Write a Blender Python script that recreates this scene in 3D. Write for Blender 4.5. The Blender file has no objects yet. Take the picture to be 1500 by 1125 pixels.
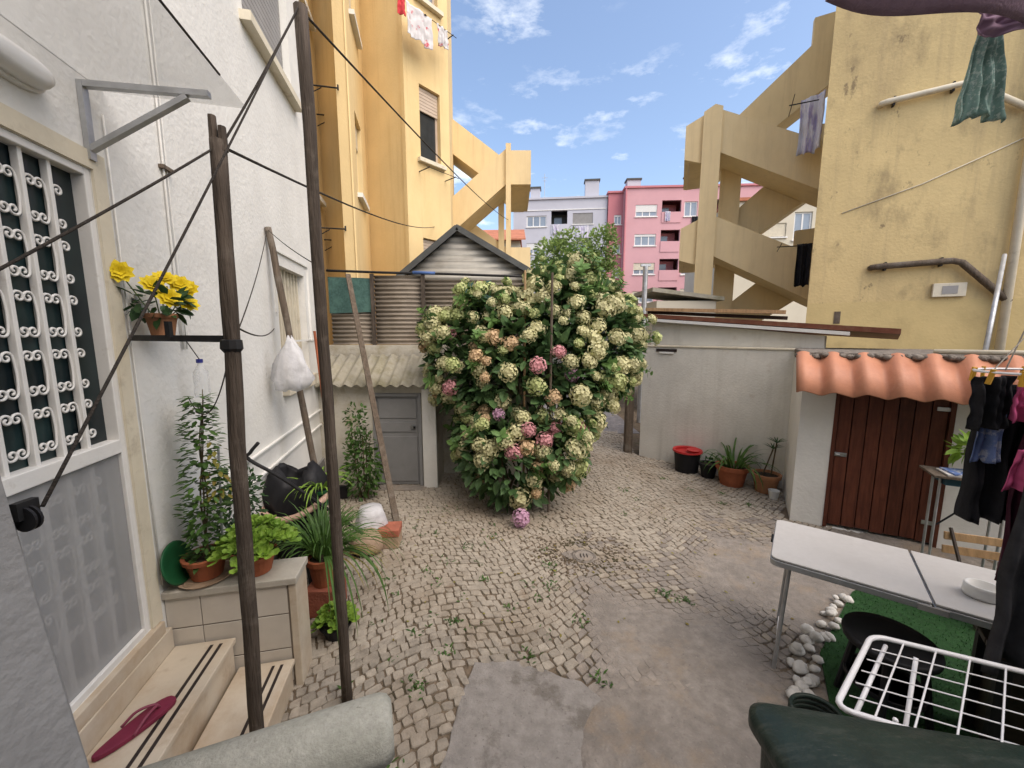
import bpy, bmesh, math, random
from mathutils import Vector, Matrix, noise
R = math.radians
random.seed(7)
S = bpy.context.scene
C = S.collection

# ------------------------------------------------------------------ camera
cam = bpy.data.cameras.new('camera')
cam.sensor_width = 36.0
cam.lens = 36.0 * 570 / 1500
cam.clip_start = 0.05
cam.clip_end = 2000
camo = bpy.data.objects.new('camera', cam)
camo.location = (0, 0, 2.1)
camo.rotation_euler = (R(90 - 7.5), 0, 0)
C.objects.link(camo)
S.camera = camo

# ------------------------------------------------------------------ sky and sun
SUN_AZ, SUN_EL = R(134), R(52)
sun_dir = Vector((math.sin(SUN_AZ) * math.cos(SUN_EL), math.cos(SUN_AZ) * math.cos(SUN_EL), math.sin(SUN_EL)))
w = bpy.data.worlds.new('World')
S.world = w
w.use_nodes = True
nt = w.node_tree
nt.nodes.clear()
out = nt.nodes.new('ShaderNodeOutputWorld')
bg = nt.nodes.new('ShaderNodeBackground')
bg.inputs['Strength'].default_value = 0.15
sky = nt.nodes.new('ShaderNodeTexSky')
sky.sky_type = 'NISHITA'
sky.sun_disc = False
sky.sun_elevation = SUN_EL
sky.sun_rotation = SUN_AZ
sky.air_density = 1.0
sky.dust_density = 2.8
sky.ozone_density = 0.9
tc = nt.nodes.new('ShaderNodeTexCoord')
mp = nt.nodes.new('ShaderNodeMapping')
mp.inputs['Scale'].default_value = (1.0, 1.0, 2.6)
n1 = nt.nodes.new('ShaderNodeTexNoise')
n1.inputs['Scale'].default_value = 8.0
n1.inputs['Detail'].default_value = 9
n1.inputs['Roughness'].default_value = 0.62
n2 = nt.nodes.new('ShaderNodeTexNoise')
n2.inputs['Scale'].default_value = 1.7
n2.inputs['Detail'].default_value = 3
r1 = nt.nodes.new('ShaderNodeValToRGB')
r1.color_ramp.elements[0].position = 0.55
r1.color_ramp.elements[1].position = 0.74
r2 = nt.nodes.new('ShaderNodeValToRGB')
r2.color_ramp.elements[0].position = 0.38
r2.color_ramp.elements[1].position = 0.62
mul = nt.nodes.new('ShaderNodeMath')
mul.operation = 'MULTIPLY'
mx = nt.nodes.new('ShaderNodeMixRGB')
mx.inputs['Color2'].default_value = (5.2, 5.3, 5.4, 1)
L = nt.links.new
L(tc.outputs['Generated'], mp.inputs['Vector'])
L(mp.outputs[0], n1.inputs['Vector'])
L(mp.outputs[0], n2.inputs['Vector'])
L(n1.outputs['Fac'], r1.inputs[0])
L(n2.outputs['Fac'], r2.inputs[0])
L(r1.outputs[0], mul.inputs[0])
L(r2.outputs[0], mul.inputs[1])
L(mul.outputs[0], mx.inputs['Fac'])
L(sky.outputs[0], mx.inputs['Color1'])
L(mx.outputs[0], bg.inputs['Color'])
L(bg.outputs[0], out.inputs['Surface'])

sl = bpy.data.lights.new('sun', 'SUN')
sl.energy = 1.3
sl.angle = R(80)
sl.color = (1.0, 0.88, 0.72)
so = bpy.data.objects.new('sun', sl)
so.rotation_euler = sun_dir.to_track_quat('Z', 'Y').to_euler()
so.location = (6, -4, 12)
C.objects.link(so)

S.view_settings.view_transform = 'Standard'
S.view_settings.look = 'None'
S.view_settings.exposure = 0.97
S.view_settings.gamma = 1.0
S.render.engine = 'CYCLES'
S.cycles.max_bounces = 6
S.cycles.diffuse_bounces = 3
S.cycles.use_light_tree = False
S.cycles.caustics_reflective = False
S.cycles.caustics_refractive = False
S.cycles.transparent_max_bounces = 8

# ------------------------------------------------------------------ materials
MATS = {}
def mat(name, col, rough=0.8, var=0.14, scale=6.0, col2=None, s2=2.5, thr=(0.5, 0.62), a2=1.0, bump=0.0, bscale=60.0,
        metal=0.0, spec=0.3, stretch=(1, 1, 1), rnd=0.0, transl=0.0, alpha=1.0, stretch2=(1, 1, 1), detail=6, stain=None):
    """stain = (colour, scale, lo, hi, amount) a third layer of wear"""
    m = bpy.data.materials.new(name)
    m.use_nodes = True
    t = m.node_tree
    N, K = t.nodes, t.links.new
    b = N['Principled BSDF']
    b.inputs['Roughness'].default_value = rough
    b.inputs['Metallic'].default_value = metal
    b.inputs['Specular IOR Level'].default_value = spec
    co = N.new('ShaderNodeTexCoord')
    m1 = N.new('ShaderNodeMapping')
    m1.inputs['Scale'].default_value = stretch
    K(co.outputs['Object'], m1.inputs['Vector'])
    a = N.new('ShaderNodeTexNoise')
    a.inputs['Scale'].default_value = scale
    a.inputs['Detail'].default_value = detail
    a.inputs['Roughness'].default_value = 0.6
    K(m1.outputs[0], a.inputs['Vector'])
    rp = N.new('ShaderNodeValToRGB')
    rp.color_ramp.elements[0].position = 0.3
    rp.color_ramp.elements[1].position = 0.7
    rp.color_ramp.elements[0].color = tuple(max(0, c * (1 - var)) for c in col) + (1,)
    rp.color_ramp.elements[1].color = tuple(min(1, c * (1 + var)) for c in col) + (1,)
    K(a.outputs['Fac'], rp.inputs[0])
    last = rp.outputs[0]
    layers = []
    if col2: layers.append((col2, s2, thr[0], thr[1], a2))
    if stain: layers += [stain] if isinstance(stain, tuple) else stain
    for k, lay in enumerate(layers):
        cc, sc, lo, hi, am = lay[:5]
        m2 = N.new('ShaderNodeMapping')
        m2.inputs['Scale'].default_value = lay[5] if len(lay) > 5 else stretch2
        m2.inputs['Location'].default_value = (3.1 * k, 1.7, 0.4 * k)
        K(co.outputs['Object'], m2.inputs['Vector'])
        z = N.new('ShaderNodeTexNoise')
        z.inputs['Scale'].default_value = sc
        z.inputs['Detail'].default_value = 8
        z.inputs['Roughness'].default_value = 0.68
        K(m2.outputs[0], z.inputs['Vector'])
        mr = N.new('ShaderNodeMapRange')
        mr.inputs['From Min'].default_value = lo
        mr.inputs['From Max'].default_value = hi
        mr.inputs['To Max'].default_value = am
        K(z.outputs['Fac'], mr.inputs['Value'])
        mi = N.new('ShaderNodeMixRGB')
        mi.inputs['Color2'].default_value = cc + (1,)
        K(mr.outputs[0], mi.inputs['Fac'])
        K(last, mi.inputs['Color1'])
        last = mi.outputs[0]
    if rnd:
        oi = N.new('ShaderNodeObjectInfo')
        hs = N.new('ShaderNodeHueSaturation')
        mr = N.new('ShaderNodeMapRange')
        mr.inputs['To Min'].default_value = 1 - rnd
        mr.inputs['To Max'].default_value = 1 + rnd
        K(oi.outputs['Random'], mr.inputs['Value'])
        K(mr.outputs[0], hs.inputs['Value'])
        K(last, hs.inputs['Color'])
        last = hs.outputs[0]
    K(last, b.inputs['Base Color'])
    if bump:
        bn = N.new('ShaderNodeTexNoise')
        bn.inputs['Scale'].default_value = bscale
        bn.inputs['Detail'].default_value = 5
        K(m1.outputs[0], bn.inputs['Vector'])
        bp = N.new('ShaderNodeBump')
        bp.inputs['Strength'].default_value = bump
        bp.inputs['Distance'].default_value = 0.02
        K(bn.outputs['Fac'], bp.inputs['Height'])
        K(bp.outputs[0], b.inputs['Normal'])
    o = N['Material Output']
    if transl:
        tr = N.new('ShaderNodeBsdfTranslucent')
        K(last, tr.inputs['Color'])
        ms = N.new('ShaderNodeMixShader')
        ms.inputs[0].default_value = transl
        K(b.outputs[0], ms.inputs[1])
        K(tr.outputs[0], ms.inputs[2])
        K(ms.outputs[0], o.inputs['Surface'])
    if alpha < 1:
        tp = N.new('ShaderNodeBsdfTransparent')
        ms = N.new('ShaderNodeMixShader')
        ms.inputs[0].default_value = alpha
        K(tp.outputs[0], ms.inputs[1])
        K(b.outputs[0], ms.inputs[2])
        K(ms.outputs[0], o.inputs['Surface'])
    MATS[name] = m
    return m

mat('white_plaster', (0.74, 0.73, 0.69), 0.9, 0.06, 3, (0.62, 0.605, 0.565), 1.3, (0.5, 0.75), 0.55, 0.25, 30, stain=((0.40, 0.37, 0.31), 9, 0.66, 0.78, 0.6), stretch2=(1, 1, 0.5))
mat('white_paint', (0.74, 0.73, 0.70), 0.5, 0.05, 8, (0.5, 0.46, 0.4), 12, (0.62, 0.72), 0.5, 0.05, 80)
mat('cream_paint', (0.66, 0.60, 0.47), 0.7, 0.08, 6, (0.42, 0.36, 0.27), 8, (0.56, 0.7), 0.6, 0.1, 60)
mat('grey_plaster', (0.27, 0.267, 0.262), 0.92, 0.10, 5, (0.16, 0.155, 0.15), 22, (0.66, 0.74), 0.6, 0.3, 45)
mat('yellow_wall', (0.74, 0.56, 0.29), 0.9, 0.07, 1.2, (0.60, 0.42, 0.18), 0.7, (0.5, 0.75), 0.5, 0.15, 25, stretch2=(1, 1, 0.35), stain=((0.52, 0.36, 0.17), 2.5, 0.52, 0.74, 0.5, (2.5, 2.5, 0.12)))
mat('yellow_old', (0.62, 0.475, 0.235), 0.92, 0.09, 1.1, (0.40, 0.30, 0.16), 0.55, (0.48, 0.66), 0.6, 0.3, 22, stain=[((0.27, 0.205, 0.115), 1.7, 0.53, 0.68, 0.6), ((0.40, 0.30, 0.17), 2.2, 0.52, 0.72, 0.55, (2.2, 2.2, 0.12)), ((0.19, 0.14, 0.085), 4.0, 0.62, 0.68, 0.75)], stretch2=(1.0, 1.0, 0.55))
mat('yellow_plinth', (0.57, 0.44, 0.21), 0.92, 0.09, 1.5, (0.36, 0.27, 0.13), 1.4, (0.52, 0.7), 0.5, 0.2, 22)
mat('stair_concrete', (0.76, 0.60, 0.345), 0.9, 0.06, 1.4, (0.64, 0.48, 0.26), 1.5, (0.5, 0.7), 0.5, 0.1, 25, stretch2=(1, 1, 0.3), stain=((0.54, 0.41, 0.24), 2.5, 0.52, 0.74, 0.5, (2.5, 2.5, 0.15)))
mat('far_grey', (0.50, 0.50, 0.55), 0.9, 0.05, 0.5, (0.42, 0.42, 0.46), 0.3, (0.45, 0.7), 0.5)
mat('far_pink', (0.60, 0.34, 0.36), 0.9, 0.05, 0.5, (0.53, 0.29, 0.31), 0.3, (0.45, 0.7), 0.5)
mat('far_rose', (0.52, 0.20, 0.22), 0.9, 0.05, 0.5)
mat('far_cream', (0.60, 0.55, 0.44), 0.9, 0.05, 0.6, (0.5, 0.45, 0.36), 0.4, (0.45, 0.7), 0.5)
mat('roof_tile', (0.42, 0.16, 0.09), 0.85, 0.2, 2)
mat('dark_glass', (0.03, 0.035, 0.04), 0.12, 0.3, 3, spec=0.6)
mat('sky_glass', (0.22, 0.26, 0.31), 0.1, 0.25, 0.6, spec=0.8)
mat('teal_curtain', (0.012, 0.028, 0.030), 0.35, 0.5, 3, (0.004, 0.010, 0.014), 3, (0.45, 0.6), 0.9, spec=0.5, stretch=(1, 1, 0.15))
mat('shutter', (0.30, 0.29, 0.28), 0.7, 0.1, 4)
mat('shutter_beige', (0.52, 0.42, 0.33), 0.7, 0.1, 4)
mat('wood_post', (0.075, 0.058, 0.045), 0.85, 0.45, 14, (0.15, 0.125, 0.10), 6, (0.52, 0.66), 0.7, 0.6, 40, stretch=(3, 3, 0.25))
mat('wood_grey', (0.115, 0.088, 0.065), 0.85, 0.35, 14, (0.19, 0.165, 0.135), 6, (0.5, 0.66), 0.7, 0.5, 40, stretch=(3, 3, 0.25))
mat('wood_door', (0.115, 0.036, 0.020), 0.5, 0.4, 9, (0.062, 0.019, 0.012), 4, (0.5, 0.7), 0.7, 0.25, 30, stretch=(5, 5, 0.4), rnd=0.18)
mat('wood_light', (0.38, 0.25, 0.13), 0.6, 0.25, 9, stretch=(4, 4, 0.6), bump=0.2)
mat('wood_dark', (0.03, 0.02, 0.014), 0.5, 0.4, 9, stretch=(1, 4, 4))
mat('iron_black', (0.015, 0.015, 0.016), 0.6, 0.4, 12, (0.05, 0.025, 0.015), 14, (0.58, 0.7), 0.6)
mat('rope', (0.045, 0.038, 0.032), 0.9, 0.3, 60, bump=0.6, bscale=220)
mat('rope_pale', (0.35, 0.32, 0.28), 0.9, 0.3, 60)
mat('metal', (0.55, 0.55, 0.55), 0.35, 0.12, 12, metal=0.9, spec=0.5)
mat('galvanised', (0.42, 0.43, 0.44), 0.45, 0.2, 10, metal=0.6)
mat('white_metal', (0.80, 0.80, 0.82), 0.3, 0.04, 12, spec=0.5)
mat('marble', (0.56, 0.49, 0.39), 0.45, 0.10, 3, (0.40, 0.28, 0.17), 2.6, (0.45, 0.68), 0.7, 0.05, 30, stain=((0.34, 0.25, 0.17), 7, 0.58, 0.72, 0.5))
mat('marble_cap', (0.46, 0.43, 0.37), 0.5, 0.12, 5, (0.36, 0.33, 0.28), 4, (0.48, 0.66), 0.7, 0.1, 40)
mat('stripe', (0.03, 0.022, 0.02), 0.5, 0.3, 20)
mat('tile', (0.55, 0.51, 0.45), 0.28, 0.07, 5, (0.47, 0.42, 0.36), 3, (0.5, 0.75), 0.5, rnd=0.05, spec=0.5)
mat('grout', (0.26, 0.22, 0.18), 0.9)
mat('magenta_rubber', (0.17, 0.020, 0.048), 0.6, 0.12, 12)
mat('magenta_strap', (0.22, 0.05, 0.085), 0.5, 0.1, 12)
mat('terracotta', (0.34, 0.105, 0.048), 0.75, 0.16, 8, (0.20, 0.065, 0.035), 6, (0.5, 0.7), 0.6, 0.1, 60)
mat('terracotta_pale', (0.36, 0.17, 0.085), 0.8, 0.16, 8, (0.24, 0.12, 0.07), 6, (0.5, 0.7), 0.6, 0.1, 60)
mat('soil', (0.045, 0.032, 0.022), 0.95, 0.4, 30, bump=0.8)
mat('green_plastic', (0.014, 0.085, 0.032), 0.45, 0.12, 5)
mat('dark_green_plastic', (0.014, 0.027, 0.021), 0.42, 0.3, 6, (0.05, 0.06, 0.05), 9, (0.50, 0.66), 0.6, 0.15, 90, stretch2=(1, 5, 1), stain=((0.10, 0.10, 0.085), 30, 0.60, 0.72, 0.6))
mat('black_plastic', (0.011, 0.011, 0.013), 0.6, 0.3, 8)
mat('red_plastic', (0.42, 0.03, 0.03), 0.4, 0.1, 8)
mat('white_plastic', (0.72, 0.72, 0.70), 0.35, 0.05, 6, (0.58, 0.57, 0.54), 5, (0.5, 0.75), 0.5)
mat('clear_plastic', (0.75, 0.77, 0.78), 0.25, 0.1, 10, alpha=0.33, spec=0.6)
mat('canopy_sheet', (0.42, 0.42, 0.41), 0.3, 0.15, 4, alpha=0.22, spec=0.5)
mat('frosted', (0.46, 0.465, 0.47), 0.4, 0.06, 4, alpha=0.45, spec=0.3)
mat('blue_plastic', (0.03, 0.035, 0.22), 0.4)
mat('bag_white', (0.70, 0.70, 0.72), 0.4, 0.06, 8, (0.5, 0.5, 0.53), 9, (0.5, 0.65), 0.6, 0.5, 18, alpha=0.72)
mat('beige_tube', (0.55, 0.36, 0.28), 0.5, 0.1, 10)
mat('brick_red', (0.36, 0.12, 0.075), 0.9, 0.2, 14, (0.25, 0.1, 0.07), 8, (0.5, 0.7), 0.6, 0.4, 60)
mat('stone_tan', (0.36, 0.26, 0.18), 0.9, 0.2, 9, bump=0.5, bscale=30)
mat('stone_white', (0.66, 0.64, 0.60), 0.85, 0.14, 8, (0.42, 0.40, 0.36), 7, (0.5, 0.7), 0.6, 0.3, 40, rnd=0.14)
mat('shed_wall', (0.52, 0.49, 0.42), 0.92, 0.1, 4, (0.34, 0.29, 0.18), 3, (0.5, 0.66), 0.7, 0.3, 35, stain=((0.16, 0.14, 0.10), 8, 0.62, 0.72, 0.7))
mat('fibre_cement', (0.36, 0.335, 0.27), 0.92, 0.16, 6, (0.22, 0.20, 0.11), 3, (0.48, 0.66), 0.7, 0.3, 40, stain=((0.10, 0.10, 0.06), 12, 0.62, 0.72, 0.6))
mat('grey_door', (0.235, 0.235, 0.235), 0.55, 0.06, 5, (0.18, 0.18, 0.175), 3, (0.5, 0.7), 0.5)
mat('corrugated_old', (0.30, 0.255, 0.205), 0.7, 0.18, 4, (0.18, 0.14, 0.10), 3, (0.5, 0.68), 0.6, metal=0.1, stretch2=(0.4, 1, 1))
mat('corrugated_pale', (0.50, 0.475, 0.42), 0.7, 0.12, 3, (0.30, 0.26, 0.21), 3, (0.52, 0.7), 0.6, stretch2=(0.4, 1, 1))
mat('dark_trim', (0.085, 0.088, 0.085), 0.7, 0.2, 6)
mat('green_mesh', (0.06, 0.125, 0.11), 0.8, 0.3, 40, (0.10, 0.20, 0.17), 6, (0.48, 0.62), 0.6)
mat('blue_tube', (0.06, 0.12, 0.30), 0.5, 0.3, 14)
mat('plain_wall', (0.66, 0.635, 0.57), 0.92, 0.07, 2.5, (0.52, 0.49, 0.43), 1.6, (0.48, 0.7), 0.6, 0.22, 35, stain=[((0.36, 0.27, 0.19), 3.5, 0.60, 0.74, 0.45), ((0.40, 0.37, 0.31), 3.0, 0.50, 0.75, 0.4, (2.0, 2.0, 0.15))])
mat('brown_sheet', (0.16, 0.055, 0.032), 0.6, 0.2, 4, (0.25, 0.15, 0.09), 3, (0.5, 0.68), 0.6, stretch=(0.4, 2, 2))
mat('orange_tile', (0.50, 0.225, 0.135), 0.5, 0.10, 4, (0.36, 0.15, 0.09), 2.2, (0.45, 0.68), 0.7, 0.1, 60, stain=((0.55, 0.33, 0.24), 6, 0.6, 0.75, 0.4))
mat('mortar', (0.20, 0.175, 0.15), 0.95, 0.35, 18, (0.08, 0.07, 0.06), 9, (0.5, 0.62), 0.8, 0.9, 40)
mat('table_top', (0.49, 0.48, 0.465), 0.4, 0.04, 30, (0.42, 0.405, 0.385), 3, (0.45, 0.75), 0.6, 0.03, 200, stain=((0.36, 0.33, 0.30), 26, 0.64, 0.74, 0.5))
mat('stone_parapet', (0.40, 0.395, 0.345), 0.9, 0.16, 60, (0.28, 0.285, 0.235), 6, (0.46, 0.64), 0.6, 0.25, 160, stain=((0.14, 0.14, 0.11), 34, 0.62, 0.72, 0.7))
mat('cobble', (0.315, 0.278, 0.228), 0.85, 0.25, 13, (0.22, 0.172, 0.122), 1.1, (0.46, 0.66), 0.7, 0.4, 60, rnd=0.16, stain=((0.16, 0.105, 0.06), 6, 0.60, 0.72, 0.6))
mat('cobble_cemented', (0.29, 0.255, 0.22), 0.88, 0.22, 12, (0.20, 0.175, 0.155), 1.6, (0.44, 0.64), 0.7, 0.5, 60, rnd=0.10, stain=((0.33, 0.26, 0.18), 2.6, 0.52, 0.68, 0.5))
mat('joint_soil', (0.155, 0.118, 0.082), 0.95, 0.35, 14, (0.06, 0.055, 0.03), 2.2, (0.5, 0.64), 0.7, 0.8, 60, stain=((0.05, 0.065, 0.02), 1.4, 0.58, 0.7, 0.6))
mat('cement', (0.275, 0.245, 0.215), 0.9, 0.22, 16, (0.18, 0.158, 0.138), 1.6, (0.44, 0.64), 0.75, 0.5, 70, stain=[((0.33, 0.25, 0.17), 2.6, 0.52, 0.68, 0.6), ((0.38, 0.35, 0.31), 60, 0.60, 0.68, 0.45), ((0.12, 0.105, 0.09), 48, 0.61, 0.68, 0.6)], detail=10)
mat('slab', (0.265, 0.245, 0.225), 0.9, 0.20, 14, (0.13, 0.115, 0.10), 34, (0.60, 0.70), 0.75, 0.4, 90, stain=[((0.135, 0.118, 0.10), 2.6, 0.535, 0.60, 0.7), ((0.40, 0.37, 0.33), 70, 0.60, 0.68, 0.5), ((0.10, 0.09, 0.08), 55, 0.62, 0.68, 0.7)], detail=10)
mat('leaf_dark', (0.036, 0.085, 0.024), 0.5, 0.35, 12, (0.018, 0.05, 0.018), 4, (0.45, 0.6), 0.7, transl=0.22)
mat('leaf_mid', (0.075, 0.15, 0.030), 0.5, 0.35, 12, (0.045, 0.10, 0.025), 4, (0.45, 0.6), 0.7, transl=0.25)
mat('leaf_bright', (0.24, 0.38, 0.055), 0.5, 0.25, 12, (0.14, 0.27, 0.04), 6, (0.45, 0.6), 0.7, transl=0.25)
mat('leaf_sprig', (0.12, 0.22, 0.06), 0.5, 0.3, 10, transl=0.22)
mat('leaf_hydrangea', (0.085, 0.155, 0.055), 0.5, 0.35, 10, (0.045, 0.10, 0.038), 3, (0.45, 0.6), 0.8, transl=0.2)
mat('leaf_yellow', (0.24, 0.22, 0.045), 0.6, 0.3, 10, (0.20, 0.11, 0.03), 5, (0.5, 0.62), 0.8, transl=0.2)
mat('leaf_tree', (0.30, 0.40, 0.13), 0.55, 0.35, 2, (0.20, 0.29, 0.09), 1.2, (0.45, 0.6), 0.7, transl=0.25)
mat('stem', (0.10, 0.075, 0.04), 0.8, 0.3, 12)
mat('stem_green', (0.08, 0.13, 0.04), 0.7, 0.3, 12)
mat('petal_cream', (0.60, 0.57, 0.33), 0.7, 0.14, 30, (0.44, 0.49, 0.20), 16, (0.5, 0.65), 0.6, transl=0.2, rnd=0.12)
mat('petal_green', (0.44, 0.49, 0.21), 0.7, 0.16, 30, (0.60, 0.56, 0.34), 16, (0.5, 0.65), 0.6, transl=0.2, rnd=0.12)
mat('petal_pink', (0.64, 0.31, 0.33), 0.7, 0.18, 30, (0.72, 0.42, 0.42), 16, (0.5, 0.65), 0.6, transl=0.2, rnd=0.1)
mat('petal_mauve', (0.52, 0.31, 0.43), 0.7, 0.18, 30, (0.62, 0.42, 0.55), 16, (0.5, 0.65), 0.6, transl=0.2, rnd=0.1)
mat('petal_peach', (0.60, 0.43, 0.26), 0.7, 0.18, 30, (0.62, 0.50, 0.24), 16, (0.5, 0.65), 0.6, transl=0.2, rnd=0.12)
mat('petal_yellow', (0.78, 0.60, 0.02), 0.6, 0.12, 30, transl=0.2)
mat('petal_orange', (0.70, 0.36, 0.02), 0.6, 0.12, 30)
mat('cloth_black', (0.012, 0.012, 0.015), 0.95, 0.3, 14, bump=0.2, bscale=60)
mat('cloth_grey', (0.035, 0.035, 0.040), 0.95, 0.3, 14, bump=0.2, bscale=60)
mat('cloth_plum', (0.055, 0.012, 0.025), 0.95, 0.3, 14)
mat('cloth_blue', (0.12, 0.17, 0.34), 0.95, 0.2, 20, (0.40, 0.42, 0.5), 26, (0.52, 0.6), 0.8)
mat('cloth_pink', (0.52, 0.09, 0.22), 0.9, 0.15, 14)
mat('cloth_purple', (0.24, 0.165, 0.21), 0.95, 0.12, 8, (0.19, 0.125, 0.165), 4, (0.48, 0.6), 0.7, bump=0.3, bscale=120)
mat('cloth_lilac', (0.30, 0.20, 0.28), 0.95, 0.12, 8, transl=0.15)
mat('cloth_teal', (0.20, 0.31, 0.27), 0.9, 0.2, 20, (0.42, 0.50, 0.45), 60, (0.52, 0.58), 0.85, transl=0.15)
mat('cloth_floral', (0.68, 0.66, 0.66), 0.9, 0.06, 8, (0.60, 0.06, 0.09), 7, (0.56, 0.62), 0.9, transl=0.15)
mat('cloth_red', (0.55, 0.05, 0.06), 0.9, 0.2, 8)
mat('cloth_white', (0.68, 0.67, 0.72), 0.9, 0.08, 8, (0.34, 0.28, 0.50), 8, (0.5, 0.6), 0.8, transl=0.15, stretch2=(1, 1, 0.2))
mat('peg_yellow', (0.62, 0.34, 0.04), 0.5)
mat('turf_base', (0.020, 0.065, 0.018), 0.95, 0.3, 30, bump=0.6, bscale=200)
mat('turf_blade', (0.030, 0.105, 0.024), 0.8, 0.3, 30)
mat('paper', (0.55, 0.53, 0.50), 0.7, 0.2, 20)
mat('teal_tray', (0.03, 0.08, 0.11), 0.5, 0.2, 10)
mat('blue_print', (0.12, 0.19, 0.42), 0.5, 0.3, 25, (0.6, 0.6, 0.6), 20, (0.5, 0.55), 0.8)
mat('ground_far', (0.16, 0.13, 0.10), 0.95, 0.2, 0.5)
mat('path_grey', (0.20, 0.19, 0.195), 0.9, 0.25, 9, (0.30, 0.28, 0.27), 5, (0.5, 0.6), 0.6, 0.6, 30)

# ------------------------------------------------------------------ mesh building helpers
class MB:
    def __init__(self):
        self.v = []; self.f = []
    def add(self, vs, fs):
        o = len(self.v)
        self.v += [tuple(p) for p in vs]
        self.f += [tuple(i + o for i in q) for q in fs]
        return self
    def quad(self, a, b, c, d):
        return self.add([a, b, c, d], [(0, 1, 2, 3)])
    def box(self, c, s, rz=0.0, rx=0.0, ry=0.0):
        hx, hy, hz = s[0] / 2, s[1] / 2, s[2] / 2
        M = Matrix.Rotation(rz, 3, 'Z') @ Matrix.Rotation(ry, 3, 'Y') @ Matrix.Rotation(rx, 3, 'X')
        vs = [M @ Vector((x * hx, y * hy, z * hz)) + Vector(c) for x in (-1, 1) for y in (-1, 1) for z in (-1, 1)]
        return self.add(vs, [(0, 1, 3, 2), (4, 6, 7, 5), (0, 4, 5, 1), (2, 3, 7, 6), (0, 2, 6, 4), (1, 5, 7, 3)])
    def beam(self, a, b, w, h, up=(0, 0, 1)):
        a, b = Vector(a), Vector(b)
        d = (b - a).normalized()
        s = d.cross(Vector(up))
        if s.length < 1e-4: s = d.cross(Vector((0, 1, 0)))
        s.normalize()
        u = s.cross(d).normalized()
        vs = []
        for p in (a, b):
            for x, y in ((-1, -1), (1, -1), (1, 1), (-1, 1)):
                vs.append(p + s * (x * w / 2) + u * (y * h / 2))
        return self.add(vs, [(0, 3, 2, 1), (4, 5, 6, 7), (0, 1, 5, 4), (1, 2, 6, 5), (2, 3, 7, 6), (3, 0, 4, 7)])
    def tube(self, pts, r, n=8, caps=True):
        pts = [Vector(p) for p in pts]
        m = len(pts)
        rs = r if isinstance(r, (list, tuple)) else [r] * m
        ref = None
        o = len(self.v)
        for i, p in enumerate(pts):
            d = (pts[min(i + 1, m - 1)] - pts[max(i - 1, 0)]).normalized()
            if ref is None:
                ref = d.cross(Vector((0, 0, 1)))
                if ref.length < 1e-3: ref = d.cross(Vector((1, 0, 0)))
            ref = (ref - d * ref.dot(d)).normalized()
            q = d.cross(ref)
            for k in range(n):
                a = 2 * math.pi * k / n
                self.v.append(tuple(p + (ref * math.cos(a) + q * math.sin(a)) * rs[i]))
        for i in range(m - 1):
            for k in range(n):
                self.f.append((o + i * n + k, o + i * n + (k + 1) % n, o + (i + 1) * n + (k + 1) % n, o + (i + 1) * n + k))
        if caps:
            self.f.append(tuple(o + k for k in range(n))[::-1])
            self.f.append(tuple(o + (m - 1) * n + k for k in range(n)))
        return self
    def lathe(self, prof, c=(0, 0, 0), n=20, sx=1.0, sy=1.0, rz=0.0):
        o = len(self.v)
        for r, z in prof:
            for k in range(n):
                a = 2 * math.pi * k / n
                x, y = r * math.cos(a) * sx, r * math.sin(a) * sy
                self.v.append((c[0] + x * math.cos(rz) - y * math.sin(rz), c[1] + x * math.sin(rz) + y * math.cos(rz), c[2] + z))
        for i in range(len(prof) - 1):
            for k in range(n):
                self.f.append((o + i * n + k, o + i * n + (k + 1) % n, o + (i + 1) * n + (k + 1) % n, o + (i + 1) * n + k))
        if prof[0][0] > 1e-4: self.f.append(tuple(o + k for k in range(n))[::-1])
        if prof[-1][0] > 1e-4: self.f.append(tuple(o + (len(prof) - 1) * n + k for k in range(n)))
        return self
    def extrude(self, poly, d):
        """poly: list of 3-D points (planar), extruded by vector d"""
        n = len(poly)
        d = Vector(d)
        vs = [Vector(p) for p in poly] + [Vector(p) + d for p in poly]
        fs = [tuple(range(n))[::-1], tuple(range(n, 2 * n))]
        for k in range(n):
            fs.append((k, (k + 1) % n, n + (k + 1) % n, n + k))
        return self.add(vs, fs)
    def build(self, name, material, parent=None, loc=None, smooth=False, bevel=0.0, solid=0.0, sub=0):
        me = bpy.data.meshes.new(name)
        if parent is not None:
            base = Vector(parent.get('_w', (0, 0, 0)))
        else:
            base = Vector(loc) if loc is not None else Vector((0, 0, 0))
        me.from_pydata([tuple(Vector(p) - base) for p in self.v], [], self.f)
        bm = bmesh.new()
        bm.from_mesh(me)
        bmesh.ops.recalc_face_normals(bm, faces=bm.faces)
        bm.to_mesh(me)
        bm.free()
        me.materials.append(MATS[material])
        if smooth:
            me.shade_smooth()
            if smooth is not True: pass
        o = bpy.data.objects.new(name, me)
        C.objects.link(o)
        if parent is not None:
            o.parent = parent
            o['_w'] = tuple(base)
        else:
            o.location = base
            o['_w'] = tuple(base)
        if solid:
            md = o.modifiers.new('solid', 'SOLIDIFY'); md.thickness = solid
        if bevel:
            md = o.modifiers.new('bevel', 'BEVEL'); md.width = bevel; md.segments = 2; md.limit_method = 'ANGLE'; md.angle_limit = R(40)
        if sub:
            md = o.modifiers.new('sub', 'SUBSURF'); md.levels = sub; md.render_levels = sub
        return o

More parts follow.
